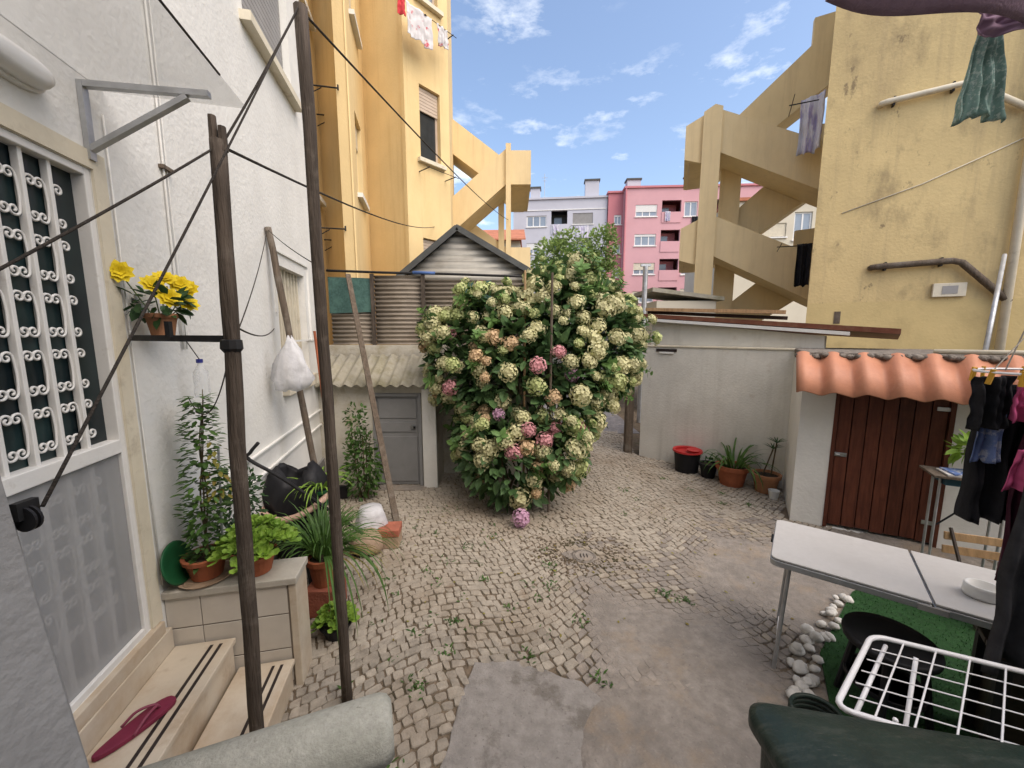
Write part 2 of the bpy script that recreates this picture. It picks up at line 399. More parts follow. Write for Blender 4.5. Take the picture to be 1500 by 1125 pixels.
def tag(o, label=None, cat=None, group=None, kind=None):
    if label: o['label'] = label
    if cat: o['category'] = cat
    if group: o['group'] = group
    if kind: o['kind'] = kind
    return o
def thing(name, label, cat, loc=(0, 0, 0), group=None):
    o = bpy.data.objects.new(name, None)
    o.empty_display_size = 0.1
    C.objects.link(o)
    o.location = loc
    o['_w'] = tuple(loc)
    return tag(o, label, cat, group)
def inst(src, parent, loc, rot=(0, 0, 0), scale=(1, 1, 1)):
    """a piece that shares mesh data with src; loc is in world axes"""
    o = src.copy()
    C.objects.link(o)
    o.parent = parent
    o.location = Vector(loc) - Vector(parent.get('_w', (0, 0, 0)))
    o.rotation_euler = rot
    o.scale = scale
    return o

class Wall:
    """vertical plane through p (x,y) running along u; n points to the open side"""
    def __init__(self, p, q, side):
        self.p = Vector((p[0], p[1], 0))
        d = Vector((q[0] - p[0], q[1] - p[1], 0))
        self.len = d.length
        self.u = d.normalized()
        self.n = Vector((-self.u.y, self.u.x, 0)) * side
        self.rz = math.atan2(self.u.y, self.u.x)
    def pt(self, s, z, off=0.0):
        q = self.p + self.u * s + self.n * off
        return Vector((q.x, q.y, z))
    def slab(self, mb, s0, s1, z0, z1, o0, o1):
        """a box on the wall from offset o0 to o1"""
        return mb.extrude([self.pt(s0, z0, o0), self.pt(s1, z0, o0), self.pt(s1, z1, o0), self.pt(s0, z1, o0)], self.n * (o1 - o0))
    def poly(self, mb, pts, o0, o1):
        return mb.extrude([self.pt(s, z, o0) for s, z in pts], self.n * (o1 - o0))
    def holed(self, mb, s0, s1, z0, z1, holes, th):
        ss = sorted(set([s0, s1] + [h[0] for h in holes] + [h[1] for h in holes]))
        zs = sorted(set([z0, z1] + [h[2] for h in holes] + [h[3] for h in holes]))
        ss = [s for s in ss if s0 <= s <= s1]
        zs = [z for z in zs if z0 <= z <= z1]
        for i in range(len(ss) - 1):
            for j in range(len(zs) - 1):
                a, b, c, d = ss[i], ss[i + 1], zs[j], zs[j + 1]
                ms, mz = (a + b) / 2, (c + d) / 2
                if any(h[0] < ms < h[1] and h[2] < mz < h[3] for h in holes): continue
                mb.quad(self.pt(a, c), self.pt(b, c), self.pt(b, d), self.pt(a, d))
                mb.quad(self.pt(a, c, -th), self.pt(a, d, -th), self.pt(b, d, -th), self.pt(b, c, -th))
        for h in holes:
            a, b, c, d = h[:4]
            mb.quad(self.pt(a, c), self.pt(a, d), self.pt(a, d, -th), self.pt(a, c, -th))
            mb.quad(self.pt(b, c), self.pt(b, d), self.pt(b, d, -th), self.pt(b, c, -th))
            mb.quad(self.pt(a, c), self.pt(b, c), self.pt(b, c, -th), self.pt(a, c, -th))
            mb.quad(self.pt(a, d), self.pt(b, d), self.pt(b, d, -th), self.pt(a, d, -th))
        mb.quad(self.pt(s0, z0), self.pt(s0, z1), self.pt(s0, z1, -th), self.pt(s0, z0, -th))
        mb.quad(self.pt(s1, z0), self.pt(s1, z1), self.pt(s1, z1, -th), self.pt(s1, z0, -th))
        mb.quad(self.pt(s0, z1), self.pt(s1, z1), self.pt(s1, z1, -th), self.pt(s0, z1, -th))
        return mb
    def window(self, parent, s0, s1, z0, z1, depth=0.12, frame='white_paint', pane='sky_glass', mull=1, fr=0.05, sill=None, shutter=0.0, shut_mat='shutter'):
        """a framed window set in its opening: window > pane, sill, shutter"""
        m = MB()
        a = -depth
        t = 0.05
        self.slab(m, s0, s0 + fr, z0, z1, a - t, a)
        self.slab(m, s1 - fr, s1, z0, z1, a - t, a)
        self.slab(m, s0 + fr, s1 - fr, z0, z0 + fr, a - t, a)
        self.slab(m, s0 + fr, s1 - fr, z1 - fr, z1, a - t, a)
        for k in range(mull):
            c = s0 + (s1 - s0) * (k + 1) / (mull + 1)
            self.slab(m, c - fr / 2, c + fr / 2, z0 + fr, z1 - fr, a - t, a - 0.002)
        f = m.build('window', frame, parent)
        self.slab(MB(), 0, 0, 0, 0, 0, 0)
        m = MB(); self.slab(m, s0 + fr, s1 - fr, z0 + fr, z1 - fr, a - t * 0.7, a - t * 0.4); m.build('pane', pane, f)
        if sill:
            m = MB(); self.slab(m, s0 - 0.08, s1 + 0.08, z0 - 0.08, z0 - 0.004, -depth, 0.09); m.build('sill', sill, f)
        if shutter > 0:
            m = MB()
            h = (z1 - z0 - 0.02) * shutter
            nsl = max(3, int(h / 0.06))
            for k in range(nsl):
                zz = z1 - 0.01 - h * (k + 1) / nsl
                self.slab(m, s0 + 0.01, s1 - 0.01, zz + 0.004, zz + h / nsl - 0.004, a + 0.012, a + 0.03)
            self.slab(m, s0 + 0.01, s1 - 0.01, z1 - 0.01 - h, z1 - 0.01, a + 0.004, a + 0.014)
            m.build('shutter', shut_mat, f)
        return f

def smooth_curve(pts, n=6):
    """Catmull-Rom through pts"""
    P = [Vector(p) for p in pts]
    P = [P[0] * 2 - P[1]] + P + [P[-1] * 2 - P[-2]]
    o = []
    for i in range(1, len(P) - 2):
        for k in range(n):
            t = k / n
            a, b, c, d = P[i - 1], P[i], P[i + 1], P[i + 2]
            o.append(0.5 * ((2 * b) + (c - a) * t + (2 * a - 5 * b + 4 * c - d) * t * t + (3 * b - a - 3 * c + d) * t ** 3))
    o.append(P[-2])
    return o

def leaf(mb, p, d, up, length, width, fold=0.25, curl=0.15):
    """one pointed leaf folded on its midrib, 4 quads"""
    d = Vector(d).normalized()
    s = d.cross(Vector(up))
    if s.length < 1e-3: s = d.cross(Vector((1, 0, 0)))
    s.normalize()
    u = s.cross(d)
    p = Vector(p)
    m1 = p + d * length * 0.45 + u * (-fold * width * 0.5)
    tip = p + d * length - u * curl * length
    l1 = p + d * length * 0.30 + s * width * 0.5
    r1 = p + d * length * 0.30 - s * width * 0.5
    l2 = p + d * length * 0.68 + s * width * 0.42 - u * curl * length * 0.4
    r2 = p + d * length * 0.68 - s * width * 0.42 - u * curl * length * 0.4
    mb.add([p, l1, l2, tip, r2, r1, m1], [(0, 1, 6), (1, 2, 6), (2, 3, 6), (3, 4, 6), (4, 5, 6), (5, 0, 6)])
def strap(mb, p, d, length, width, droop, n=6, side=None):
    """one long strap leaf that bends over"""
    p = Vector(p); d = Vector(d).normalized()
    h = Vector((d.x, d.y, 0))
    h = h.normalized() if h.length > 1e-3 else Vector((1, 0, 0))
    s = h.cross(Vector((0, 0, 1)))
    prev = None
    st = length / n
    o = len(mb.v)
    for i in range(n + 1):
        t = i / n
        ww = width * (0.7 + 0.6 * t) * (1 - t ** 2.5) + 0.001
        mb.v += [tuple(p + s * ww / 2 + Vector((0, 0, ww * 0.2))), tuple(p), tuple(p - s * ww / 2 + Vector((0, 0, ww * 0.2)))]
        d = (d + Vector((0, 0, -droop * st * (0.4 + 1.6 * t)))).normalized()
        p = p + d * st
    for i in range(n):
        a = o + i * 3
        mb.f += [(a, a + 1, a + 4, a + 3), (a + 1, a + 2, a + 5, a + 4)]
def rdir():
    while True:
        v = Vector((random.uniform(-1, 1), random.uniform(-1, 1), random.uniform(-1, 1)))
        if 0.05 < v.length < 1: return v.normalized()
def leaf_cloud(mb, c, r, n, size, shell=0.55, flat=0.35):
    c = Vector(c)
    for _ in range(n):
        d = rdir()
        k = shell + (1 - shell) * random.random() ** 0.5
        p = c + Vector((d.x * r[0], d.y * r[1], d.z * r[2])) * k
        dd = (d + rdir() * 0.8 + Vector((0, 0, -0.15))).normalized()
        up = (Vector((0, 0, 1)) + rdir() * 0.7)
        l = size * random.uniform(0.6, 1.25)
        leaf(mb, p, dd, up, l, l * random.uniform(0.45, 0.62))

# ------------------------------------------------------------------ ground
LW = Wall((-1.48, 0), (-2.348, 4), -1)          # facade of the white house on the left
if LW.n.x < 0: LW.n = -LW.n
RW = Wall((2.20, 6.52), (3.70, 5.05), -1)       # plain wall behind the flower pots
if RW.n.x > 0: RW.n = -RW.n
DW = Wall((3.17, 4.17), (4.16, 3.58), -1)       # wall with the plank door
if DW.n.y > 0: DW.n = -DW.n

m = MB(); m.quad((-400, -400, -0.06), (400, -400, -0.06), (400, 800, -0.06), (-400, 800, -0.06))
tag(m.build('ground', 'ground_far'), kind='structure')

def in_poly(x, y, P):
    c = False
    for i in range(len(P)):
        x1, y1 = P[i]; x2, y2 = P[i - 1]
        if (y1 > y) != (y2 > y) and x < (x2 - x1) * (y - y1) / (y2 - y1) + x1: c = not c
    return c
def nz(x, y, s, k=0.0):
    return noise.noise(Vector((x * s + k, y * s - k, k * 1.7)))
def sstep(a, b, x):
    t = max(0, min(1, (x - a) / (b - a))); return t * t * (3 - 2 * t)
YARD = [(-3.2, 0.2), (4.6, 0.2), (4.4, 3.5), (3.12, 4.25), (3.72, 5.0), (2.18, 6.5), (2.6, 14.2), (1.0, 14.2), (0.6, 5.9), (-3.2, 5.9)]
SLAB = [(-0.50, 0.3), (-0.43, 1.35), (-0.33, 1.75), (-0.25, 2.24), (-0.05, 2.28), (0.25, 2.17), (0.42, 2.10), (0.60, 1.92), (0.62, 1.6), (0.66, 0.3)]
def cover(x, y):
    """how far worn cement fills the joints: 0 none, 1 hides the stones"""
    e = nz(x, y, 1.7, 3.0) * 0.45 + nz(x, y, 5.0, 9.0) * 0.16
    a = sstep(0.18, 0.80, x + 0.20 * (2.6 - y) * (1 if y < 2.6 else -0.2) + e * 0.7)
    far = sstep(4.2, 3.1, y + e * 0.8 - 0.25 * max(0, x - 1.2))
    base = a * far
    hard = sstep(0.0, 0.35, (2.25 - y) + e * 0.8) * sstep(0.1, 0.6, a)
    hard = max(hard, sstep(1.7, 2.3, x + e * 0.6) * sstep(4.4, 3.6, y + e))
    return max(base * (0.60 + 0.20 * max(-1, min(1, 2.2 * nz(x, y, 1.3, 6.0)))), hard)
def bed(x, y): return 0.0

# bed of soil between the stones
m = MB()
NX, NY = 80, 140
xs = [-3.4 + 8.2 * i / NX for i in range(NX + 1)]
ys = [0.1 + 14.3 * j / NY for j in range(NY + 1)]
for j in range(NY + 1):
    for i in range(NX + 1):
        m.v.append((xs[i], ys[j], -0.0075 + 0.004 * nz(xs[i], ys[j], 3.0)))
for j in range(NY):
    for i in range(NX):
        a = j * (NX + 1) + i
        m.f.append((a, a + 1, a + NX + 2, a + NX + 1))
paving = m.build('cobbled_yard', 'joint_soil', smooth=True)
tag(paving, kind='structure')

# stones: wavy courses of small irregular blocks
def warp(u, v):
    v2 = v + 0.085 * math.sin(u * 4.1 + 0.6 * math.sin(v * 1.3)) + 0.05 * noise.noise(Vector((u * 0.8, v * 0.8, 1.0)))
    u2 = u + 0.06 * noise.noise(Vector((u * 0.9, v * 0.9, 5.0)))
    a = R(24)
    return (u2 * math.cos(a) - v2 * math.sin(a), u2 * math.sin(a) + v2 * math.cos(a) + 0.2)
stones = []
rowh = 0.066
rng = random.Random(11)
for j in range(-50, 240):
    u = -4.0 + rng.uniform(0, 0.1)
    row = []
    while u < 9.5:
        row.append(u)
        u += rng.choice((0.052, 0.062, 0.07, 0.078, 0.092)) * rng.uniform(0.9, 1.12)
    for k in range(len(row) - 1):
        c = warp((row[k] + row[k + 1]) / 2, (j + 0.5) * rowh)
        if not in_poly(c[0], c[1], YARD): continue
        if c[1] > 8.2: continue
        if in_poly(c[0], c[1], SLAB): continue
        if c[0] < -1.62 - 0.217 * c[1] + 0.15: continue
        cv = cover(*c)
        if cv > 0.86: continue
        g = 0.0018 + 0.0026 * rng.random()
        q = []
        for (uu, vv) in ((row[k] + g, j * rowh + g), (row[k + 1] - g, j * rowh + g), (row[k + 1] - g, (j + 1) * rowh - g), (row[k] + g, (j + 1) * rowh - g)):
            x, y = warp(uu + rng.uniform(-0.008, 0.008), vv + rng.uniform(-0.009, 0.009))
            q.append((x, y))
        stones.append((c, q, rng.uniform(-0.002, 0.007) * (1 - cv), rng.uniform(-0.004, 0.004), rng.uniform(-0.004, 0.004), cv))
def stone_mesh(mb, st):
    c, q, z, tx, ty = st[:5]
    # cut corners so that every stone is an uneven octagon
    P = []
    for i in range(4):
        a, b, d = Vector(q[i - 1]), Vector(q[i]), Vector(q[(i + 1) % 4])
        ca, cb = rng.uniform(0.05, 0.24), rng.uniform(0.05, 0.24); P.append(b + (a - b) * ca); P.append(b + (d - b) * cb)
    cc = Vector(c)
    n = len(P)
    def hz(p): return z + (p.x - cc.x) * tx * 8 + (p.y - cc.y) * ty * 8
    vs = [(p.x, p.y, -0.04) for p in P] + [(p.x, p.y, hz(p) - 0.005) for p in P]
    ins = [cc + (p - cc) * 0.90 for p in P]
    vs += [(p.x, p.y, hz(p)) for p in ins]
    fs = [tuple(range(2 * n, 3 * n))]
    for k in range(n):
        k2 = (k + 1) % n
        fs += [(k, k2, n + k2, n + k), (n + k, n + k2, 2 * n + k2, 2 * n + k)]
    mb.add(vs, fs)
def seen(st):
    x, y = st[0]
    d = y * 0.9914 + 2.1 * 0.1305
    px = 750 + 570 * x / d
    py = 562.5 - 570 * (y * 0.1305 - 2.1 * 0.9914) / d
    return 395 < px < 1480 and py < 1120
near = sorted([s for s in stones if seen(s)], key=lambda s: s[0][0] ** 2 + s[0][1] ** 2)[:300]
ids = set(id(s) for s in near)
for s in near:
    m = MB(); stone_mesh(m, s)
    m.build('cobble', 'cobble_cemented' if s[5] + s[3] * 45 > 0.33 else 'cobble', paving)
rest, rest2 = MB(), MB()
for s in stones:
    if id(s) not in ids: stone_mesh(rest2 if s[5] + s[3] * 45 > 0.33 else rest, s)
tag(rest.build('cobbles', 'cobble', paving), kind='stuff')
tag(rest2.build('cemented_cobbles', 'cobble_cemented', paving), kind='stuff')

# worn cement that has run over and between the stones
m = MB()
NX, NY = 150, 120
idx = {}
for j in range(NY + 1):
    for i in range(NX + 1):
        x = -0.4 + 4.9 * i / NX; y = 0.2 + 4.3 * j / NY
        cv = cover(x, y)
        z = -0.022 + 0.030 * sstep(0.05, 0.95, cv) + 0.004 * nz(x, y, 6.0, 2.0) * cv
        idx[(i, j)] = len(m.v)
        m.v.append((x, y, z))
for j in range(NY):
    for i in range(NX):
        x = -0.4 + 4.9 * (i + .5) / NX; y = 0.2 + 4.3 * (j + .5) / NY
        if not in_poly(x, y, YARD) or (in_poly(x, y, SLAB) and x < 0.30 + 0.12 * nz(x, y, 4.0, 8.0) and y < 2.2): continue
        m.f.append((idx[(i, j)], idx[(i + 1, j)], idx[(i + 1, j + 1)], idx[(i, j + 1)]))
tag(m.build('worn_cement', 'cement', smooth=True), kind='structure')
# newer concrete slab with rough edge
m = MB()
edge = []
for i in range(len(SLAB)):
    a, b = SLAB[i], SLAB[(i + 1) % len(SLAB)]
    for k in range(8):
        t = k / 8
        x, y = a[0] + (b[0] - a[0]) * t, a[1] + (b[1] - a[1]) * t
        edge.append((x + 0.022 * nz(x, y, 9, 1), y + 0.022 * nz(x, y, 9, 4)))
m.extrude([(x, y, -0.04) for x, y in edge], (0, 0, 0.0445))
tag(m.build('concrete_slab', 'slab', bevel=0.006), kind='structure')
# grey back passage beyond the last stones
m = MB(); m.extrude([(0.9, 8.0, -0.03), (2.7, 8.0, -0.03), (2.8, 16, -0.03), (0.9, 16, -0.03)], (0, 0, 0.03))
tag(m.build('passage', 'path_grey'), kind='structure')

# weeds in the joints
m = MB()
wr = random.Random(5)
spots = [(0.0, 2.75), (-0.42, 2.6), (0.22, 2.85), (0.32, 3.0), (-0.25, 3.1), (-0.55, 2.05), (0.55, 2.12), (1.32, 2.86), (1.22, 2.9), (1.38, 2.82), (-0.3, 1.7), (-0.6, 1.65), (0.12, 2.3), (-0.7, 2.5), (0.35, 3.3),
         (1.3, 4.3), (1.6, 4.7), (2.4, 5.0), (2.2, 5.4), (1.5, 5.0), (2.6, 4.6), (-0.45, 3.6), (-0.2, 3.8), (-0.75, 3.2), (0.5, 2.6), (2.9, 4.55), (2.75, 4.9)]
for _ in range(60):
    spots.append((wr.uniform(-1.1, 0.4), wr.uniform(1.6, 4.6)))
for k, (x, y) in enumerate(spots):
    if in_poly(x, y, SLAB): continue
    nl = wr.randint(10, 26) if k < 27 else wr.randint(3, 8)
    for _ in range(nl):
        a = wr.uniform(0, 6.28)
        rr = wr.uniform(0, 0.07)
        leaf(m, (x + rr * math.cos(a * 3), y + rr * math.sin(a * 3), 0.0), (math.cos(a), math.sin(a), wr.uniform(0.25, 1.1)), (0, 0, 1), wr.uniform(0.02, 0.05), wr.uniform(0.007, 0.016))
tag(m.build('weeds', 'leaf_mid'), 'small green weeds growing in the joints of the cobbles', 'weeds', kind='stuff')
# fallen leaves and petals
m = MB()
for _ in range(170):
    x, y = wr.uniform(-1.2, 2.6), wr.uniform(2.4, 5.6)
    a = wr.uniform(0, 6.28)
    leaf(m, (x, y, 0.012), (math.cos(a), math.sin(a), 0.05), (0, 0, 1), wr.uniform(0.015, 0.04), wr.uniform(0.01, 0.02))
tag(m.build('fallen_leaves', 'leaf_yellow'), 'dry brown fallen petals and leaves scattered over the cobbles', 'leaves', kind='stuff')

# drain cover
t = thing('drain_cover', 'round pale drain cover with dark rim set in the cobbles', 'drain', (0.68, 3.44, 0))
m = MB(); m.lathe([(0.10, -0.02), (0.115, 0.004), (0.10, 0.012), (0.088, 0.006), (0.0, 0.006)], (0.68, 3.44, 0), 24); m.build('rim', 'mortar', t)
m = MB(); m.lathe([(0.0, 0.009), (0.083, 0.009), (0.086, 0.0)], (0.68, 3.44, 0), 24); lid = m.build('lid', 'cement', t)
m = MB()
for a in range(3): m.box((0.68 - 0.03 + 0.03 * a, 3.44, 0.0115), (0.008, 0.06, 0.003))
m.build('slot', 'stripe', lid)

m = MB()
for _ in range(420):
    a = wr.uniform(0, 6.28); rr_ = 0.13 + abs(wr.gauss(0, 0.16))
    x, y = 0.68 + rr_ * 1.5 * math.cos(a), 3.50 + rr_ * math.sin(a)
    h = wr.uniform(0.004, 0.012)
    m.lathe([(0.0, 0.0), (h * 1.3, 0.001), (h, h * 0.7), (0.0, h)], (x, y, 0.001), 5)
for _ in range(260):
    x, y = wr.gauss(0.2, 0.6), wr.gauss(4.05, 0.22); h = wr.uniform(0.003, 0.009)
    m.lathe([(0.0, 0.0), (h * 1.3, 0.001), (h, h * 0.7), (0.0, h)], (x, y, 0.001), 5)
tag(m.build('soil_crumbs', 'joint_soil'), 'brown crumbs of soil scattered round the drain cover', 'soil', kind='stuff')

# ------------------------------------------------------------------ white house on the left
house = thing('white_house', 'white plastered house with an ornate grille door along the left side', 'house', (-1.9, 1.9, 0))
DOOR = (0.93, 1.885, 0.57, 2.82)
UPWIN = (3.75, 5.0, 4.76, 6.3)
LOWIN = (4.05, 4.98, 1.60, 2.78)
m = MB()
LW.holed(m, -2.6, 5.56, -0.05, 9.0, [DOOR, UPWIN, LOWIN], 0.28)
# rest of the house body
a, b = LW.pt(5.56, 0, -0.001), LW.pt(5.56, 0, -6)
m.quad((a.x, a.y, -0.05), (b.x, b.y, -0.05), (b.x, b.y, 9), (a.x, a.y, 9))
c_ = LW.pt(-2.6, 0, -6)
m.quad((b.x, b.y, -0.05), (c_.x, c_.y, -0.05), (c_.x, c_.y, 9), (b.x, b.y, 9))
m.build('wall', 'white_plaster', house)
m = MB(); m.extrude([LW.pt(-2.6, 9.003, 0.15), LW.pt(5.7, 9.003, 0.15), LW.pt(5.7, 9.003, -6.1), LW.pt(-2.6, 9.003, -6.1)], (0, 0, 0.25)); m.build('roof', 'roof_tile', house)
LW.window(house, *UPWIN, depth=0.10, frame='white_paint', pane='dark_glass', sill='cream_paint', shutter=0.985)
lw = LW.window(house, *LOWIN, depth=0.14, frame='cream_paint', pane='dark_glass')
m = MB(); LW.slab(m, 4.0, 5.03, 1.46, 1.597, -0.10, 0.07); m.build('sill', 'cream_paint', lw, bevel=0.008)
for k in range(9):
    s = LOWIN[0] + 0.05 + k * 0.104
    m = MB(); LW.slab(m, s - 0.014, s + 0.014, LOWIN[2] + 0.002, LOWIN[3] - 0.002, -0.09, -0.065); m.build('bar', 'cream_paint', lw)
for z in (1.95, 2.4):
    m = MB(); LW.slab(m, LOWIN[0] + 0.002, LOWIN[1] - 0.002, z, z + 0.03, -0.105, -0.092); m.build('bar', 'cream_paint', lw)
m = MB()
LW.slab(m, 4.0, 5.1, 2.90, 2.92, 0.0, 0.02); LW.slab(m, 5.10, 5.12, 2.0, 2.92, 0.0, 0.02); LW.slab(m, 3.98, 4.0, 2.3, 2.92, 0.0, 0.02)
m.build('moulding', 'white_plaster', house)
for z0 in (0.86, 1.06):
    m = MB(); LW.slab(m, 2.75, 5.54, z0, z0 + 0.025, 0.0, 0.028); m.build('moulding', 'white_plaster', house, bevel=0.006)
m = MB(); LW.slab(m, 2.75, 5.55, -0.02, 0.40, 0.0, 0.03); m.build('plinth', 'grey_plaster', house)
m = MB(); LW.slab(m, 4.2, 5.555, 2.0, 2.02, 0.0, 0.01); m.build('moulding', 'white_plaster', house)
# thin vertical cables on the wall
for ds in (0.0, 0.035):
    pts = [LW.pt(2.40 + ds + 0.004 * math.sin(k * 1.3 + ds * 40), 5.6 - 0.36 * k, 0.012) for k in range(11)]
    m = MB(); m.tube(pts, 0.006 if ds == 0 else 0.004, 6); m.build('cable', 'white_plaster', house, smooth=True)
m = MB(); LW.slab(m, 2.375, 2.46, 3.02, 3.04, 0.0, 0.03); m.build('cable_clip', 'wood_grey', house)
m = MB(); m.tube([LW.pt(1.99, 3.1, 0.01), LW.pt(1.985, 2.3, 0.012), LW.pt(1.99, 1.5, 0.01), LW.pt(1.985, 0.75, 0.012)], 0.004, 6); m.build('cable', 'white_plaster', house, smooth=True)

# --- the door
s0, s1, z0, z1 = DOOR
m = MB()
FR = 0.032
D0, D1 = -0.065, -0.012
LW.slab(m, s0, s0 + FR, z0, z1, D0, D1 + 0.01); LW.slab(m, s1 - FR, s1, z0, z1, D0, D1 + 0.01)
LW.slab(m, s0 + FR, s1 - FR, z1 - FR, z1, D0, D1 + 0.01); LW.slab(m, s0 + FR, s1 - FR, z0, z0 + FR, D0, D1 + 0.01)
LW.slab(m, s0 + FR, s1 - FR, 1.53, 1.595, D0, D1 + 0.012)
door = m.build('door', 'white_paint', house, bevel=0.004)
door['label'] = 'white metal door with scrolled grille above a frosted panel'
m = MB(); LW.slab(m, s0 + FR, s1 - FR, 1.595, z1 - FR, -0.060, -0.053); m.build('pane', 'teal_curtain', door)
m = MB(); LW.slab(m, s0 + FR, s1 - FR, z0 + FR, 1.53, -0.085, -0.080); m.build('back_panel', 'dark_trim', door)
m = MB(); LW.slab(m, s0 + FR, s1 - FR, z0 + FR, 1.53, -0.024, -0.018); m.build('frosted_panel', 'frosted', door)
nb = 6
bars = [1.712 - 0.116 * k for k in range(nb)]
for s in bars:
    m = MB(); LW.slab(m, s - 0.009, s + 0.009, 1.593, z1 - FR + 0.002, -0.050, -0.022); m.build('grille_bar', 'white_paint', door, bevel=0.003)
    m = MB(); LW.slab(m, s - 0.013, s + 0.013, z0 + FR, 1.532, -0.055, -0.027); m.build('grille_bar', 'white_paint', door)
# one C-scroll: flat strip curled at both ends, drawn in local x (along wall) and z
def scroll_mesh():
    pts = []
    hh, bulge = 0.066, 0.050
    for k in range(15):             # upper spiral from its eye outwards
        a = k / 14
        r = 0.009 + 0.020 * a
        th = R(60) + a * R(390)
        pts.append((bulge * 0.95 - 0.012 + r * math.cos(-th + R(450 + 90)) * 1.0, hh - 0.008 + r * math.sin(-th + R(450 + 90))))
    return pts
def spiral(cx, cz, r0, r1, a0, a1, n):
    return [(cx + (r0 + (r1 - r0) * k / n) * math.cos(a0 + (a1 - a0) * k / n), cz + (r0 + (r1 - r0) * k / n) * math.sin(a0 + (a1 - a0) * k / n)) for k in range(n + 1)]
up = spiral(0.024, 0.064, 0.004, 0.024, R(-270), R(180), 24)        # ends at x=0, heading down
lowr = [(x, -z) for x, z in up][::-1]
curve = up + [(-0.003, 0.035), (-0.005, 0.0), (-0.003, -0.035)] + lowr
m = MB()
m.tube([Vector((x, 0, z)) for x, z in curve], 0.0052, 5)
scr = m.build('scroll', 'white_paint', door, smooth=True)
scr.location = (0, 0, 0)
first = True
# orientation: local x -> along wall u
def place_scroll(s, z, mir, off):
    global first
    p = LW.pt(s, z, off)
    o = scr if first else scr.copy()
    if not first: C.objects.link(o)
    first = False
    o.parent = door
    o.location = p - Vector(house['_w'])
    o.rotation_euler = (0, 0, LW.rz + (math.pi if mir else 0))
    return o
scr.data.transform(Matrix.Translation(Vector(house['_w'])))
for s in bars:
    for k in range(5):
        z = 2.62 - 0.225 * k
        place_scroll(s + 0.016, z, False, -0.036)
        place_scroll(s - 0.016, z, True, -0.036)
    for k in range(3):
        z = 1.36 - 0.225 * k
        place_scroll(s + 0.016, z, False, -0.041)
        place_scroll(s - 0.016, z, True, -0.041)
m = MB(); LW.slab(m, s0 - 0.02, s1 + 0.06, 0.50, 0.568, -0.20, 0.03); m.build('threshold', 'marble', house, bevel=0.005)
m = MB()
LW.slab(m, s1 + 0.001, s1 + 0.075, 0.57, 2.90, 0.0, 0.012); LW.slab(m, s0 - 0.07, s1 + 0.001, 2.823, 2.90, 0.0, 0.012)
m.build('door_surround', 'cream_paint', house)

# --- marble steps
st = thing('entrance_steps', 'stained marble steps with black stripes below the grille door', 'steps', tuple(LW.pt(1.4, 0, 0.3)))
m = MB(); LW.slab(m, 0.55, 1.985, 0.0, 0.50, 0.0, 0.035); m.build('riser', 'marble', st, bevel=0.004)
for (o0, o1, zt) in ((0.036, 0.335, 0.38), (0.336, 0.63, 0.19)):
    m = MB(); LW.slab(m, 0.40, 1.985, -0.02, zt - 0.032, o0, o1 - 0.02); m.build('riser', 'marble', st)
    m = MB(); LW.slab(m, 0.40, 1.985, zt - 0.03, zt, o0, o1); tr = m.build('tread', 'marble', st, bevel=0.005)
    for d in (0.05, 0.095):
        m = MB(); LW.slab(m, 0.40, 1.95, zt - 0.005, zt + 0.0015, o1 - d - 0.016, o1 - d); m.build('stripe', 'stripe', tr)

# --- tiled planter wall at the end of the steps
pl = thing('tiled_planter', 'low planter wall faced with cream tiles under a marble cap', 'planter', tuple(LW.pt(2.2, 0, 0.33)))
P0, P1 = 2.0, 2.19
m = MB(); LW.slab(m, P0 + 0.006, P1, -0.02, 0.655, 0.0, 0.64); m.build('core', 'grout', pl)
m = MB(); LW.slab(m, P0 - 0.02, P1 + 0.02, 0.658, 0.70, 0.0, 0.67); m.build('cap', 'marble_cap', pl, bevel=0.006)
m = MB(); LW.slab(m, P0 - 0.006, P1, -0.02, 0.656, 0.62, 0.662); m.build('side_slab', 'marble', pl, bevel=0.005)
rows = [(0.655, 0.475), (0.47, 0.255), (0.25, 0.035)]
cols = [(0.004, 0.17), (0.174, 0.39), (0.394, 0.61)]
for (zt, zb) in rows:
    for (a, b) in cols:
        m = MB(); LW.slab(m, P0 - 0.001, P0 + 0.005, zb, zt - 0.003, a, b); m.build('tile', 'tile', pl, bevel=0.002)

# --- slipper on the step
def slipper():
    c = Vector((-1.64, 1.49, 0.383))
    t = thing('flip_flop', 'dark magenta rubber flip-flop lying on the upper marble step', 'flip-flop', tuple(c))
    A = R(69)
    def q(x, y, z): return (c.x + x * math.cos(A) - y * math.sin(A), c.y + x * math.sin(A) + y * math.cos(A), c.z + z)
    outl = []
    for k in range(28):
        a = 2 * math.pi * k / 28
        x = 0.145 * math.cos(a)
        w = 0.043 + 0.012 * math.cos(a) + 0.004 * math.sin(2 * a)
        outl.append((x, w * math.copysign(abs(math.sin(a)) ** 0.75, math.sin(a))))
    m = MB(); m.extrude([q(x, y, 0.001) for x, y in outl], (0, 0, 0.022)); m.build('sole', 'magenta_rubber', t, bevel=0.004)
    for sg in (-1, 1):
        pts = smooth_curve([q(0.085, 0.0, 0.022), q(0.07, 0.010 * sg, 0.045), q(0.02, 0.035 * sg, 0.05), q(-0.03, 0.047 * sg, 0.02)], 5)
        m = MB(); m.tube(pts, 0.006, 6); m.build('strap', 'magenta_strap', t, smooth=True)
slipper()

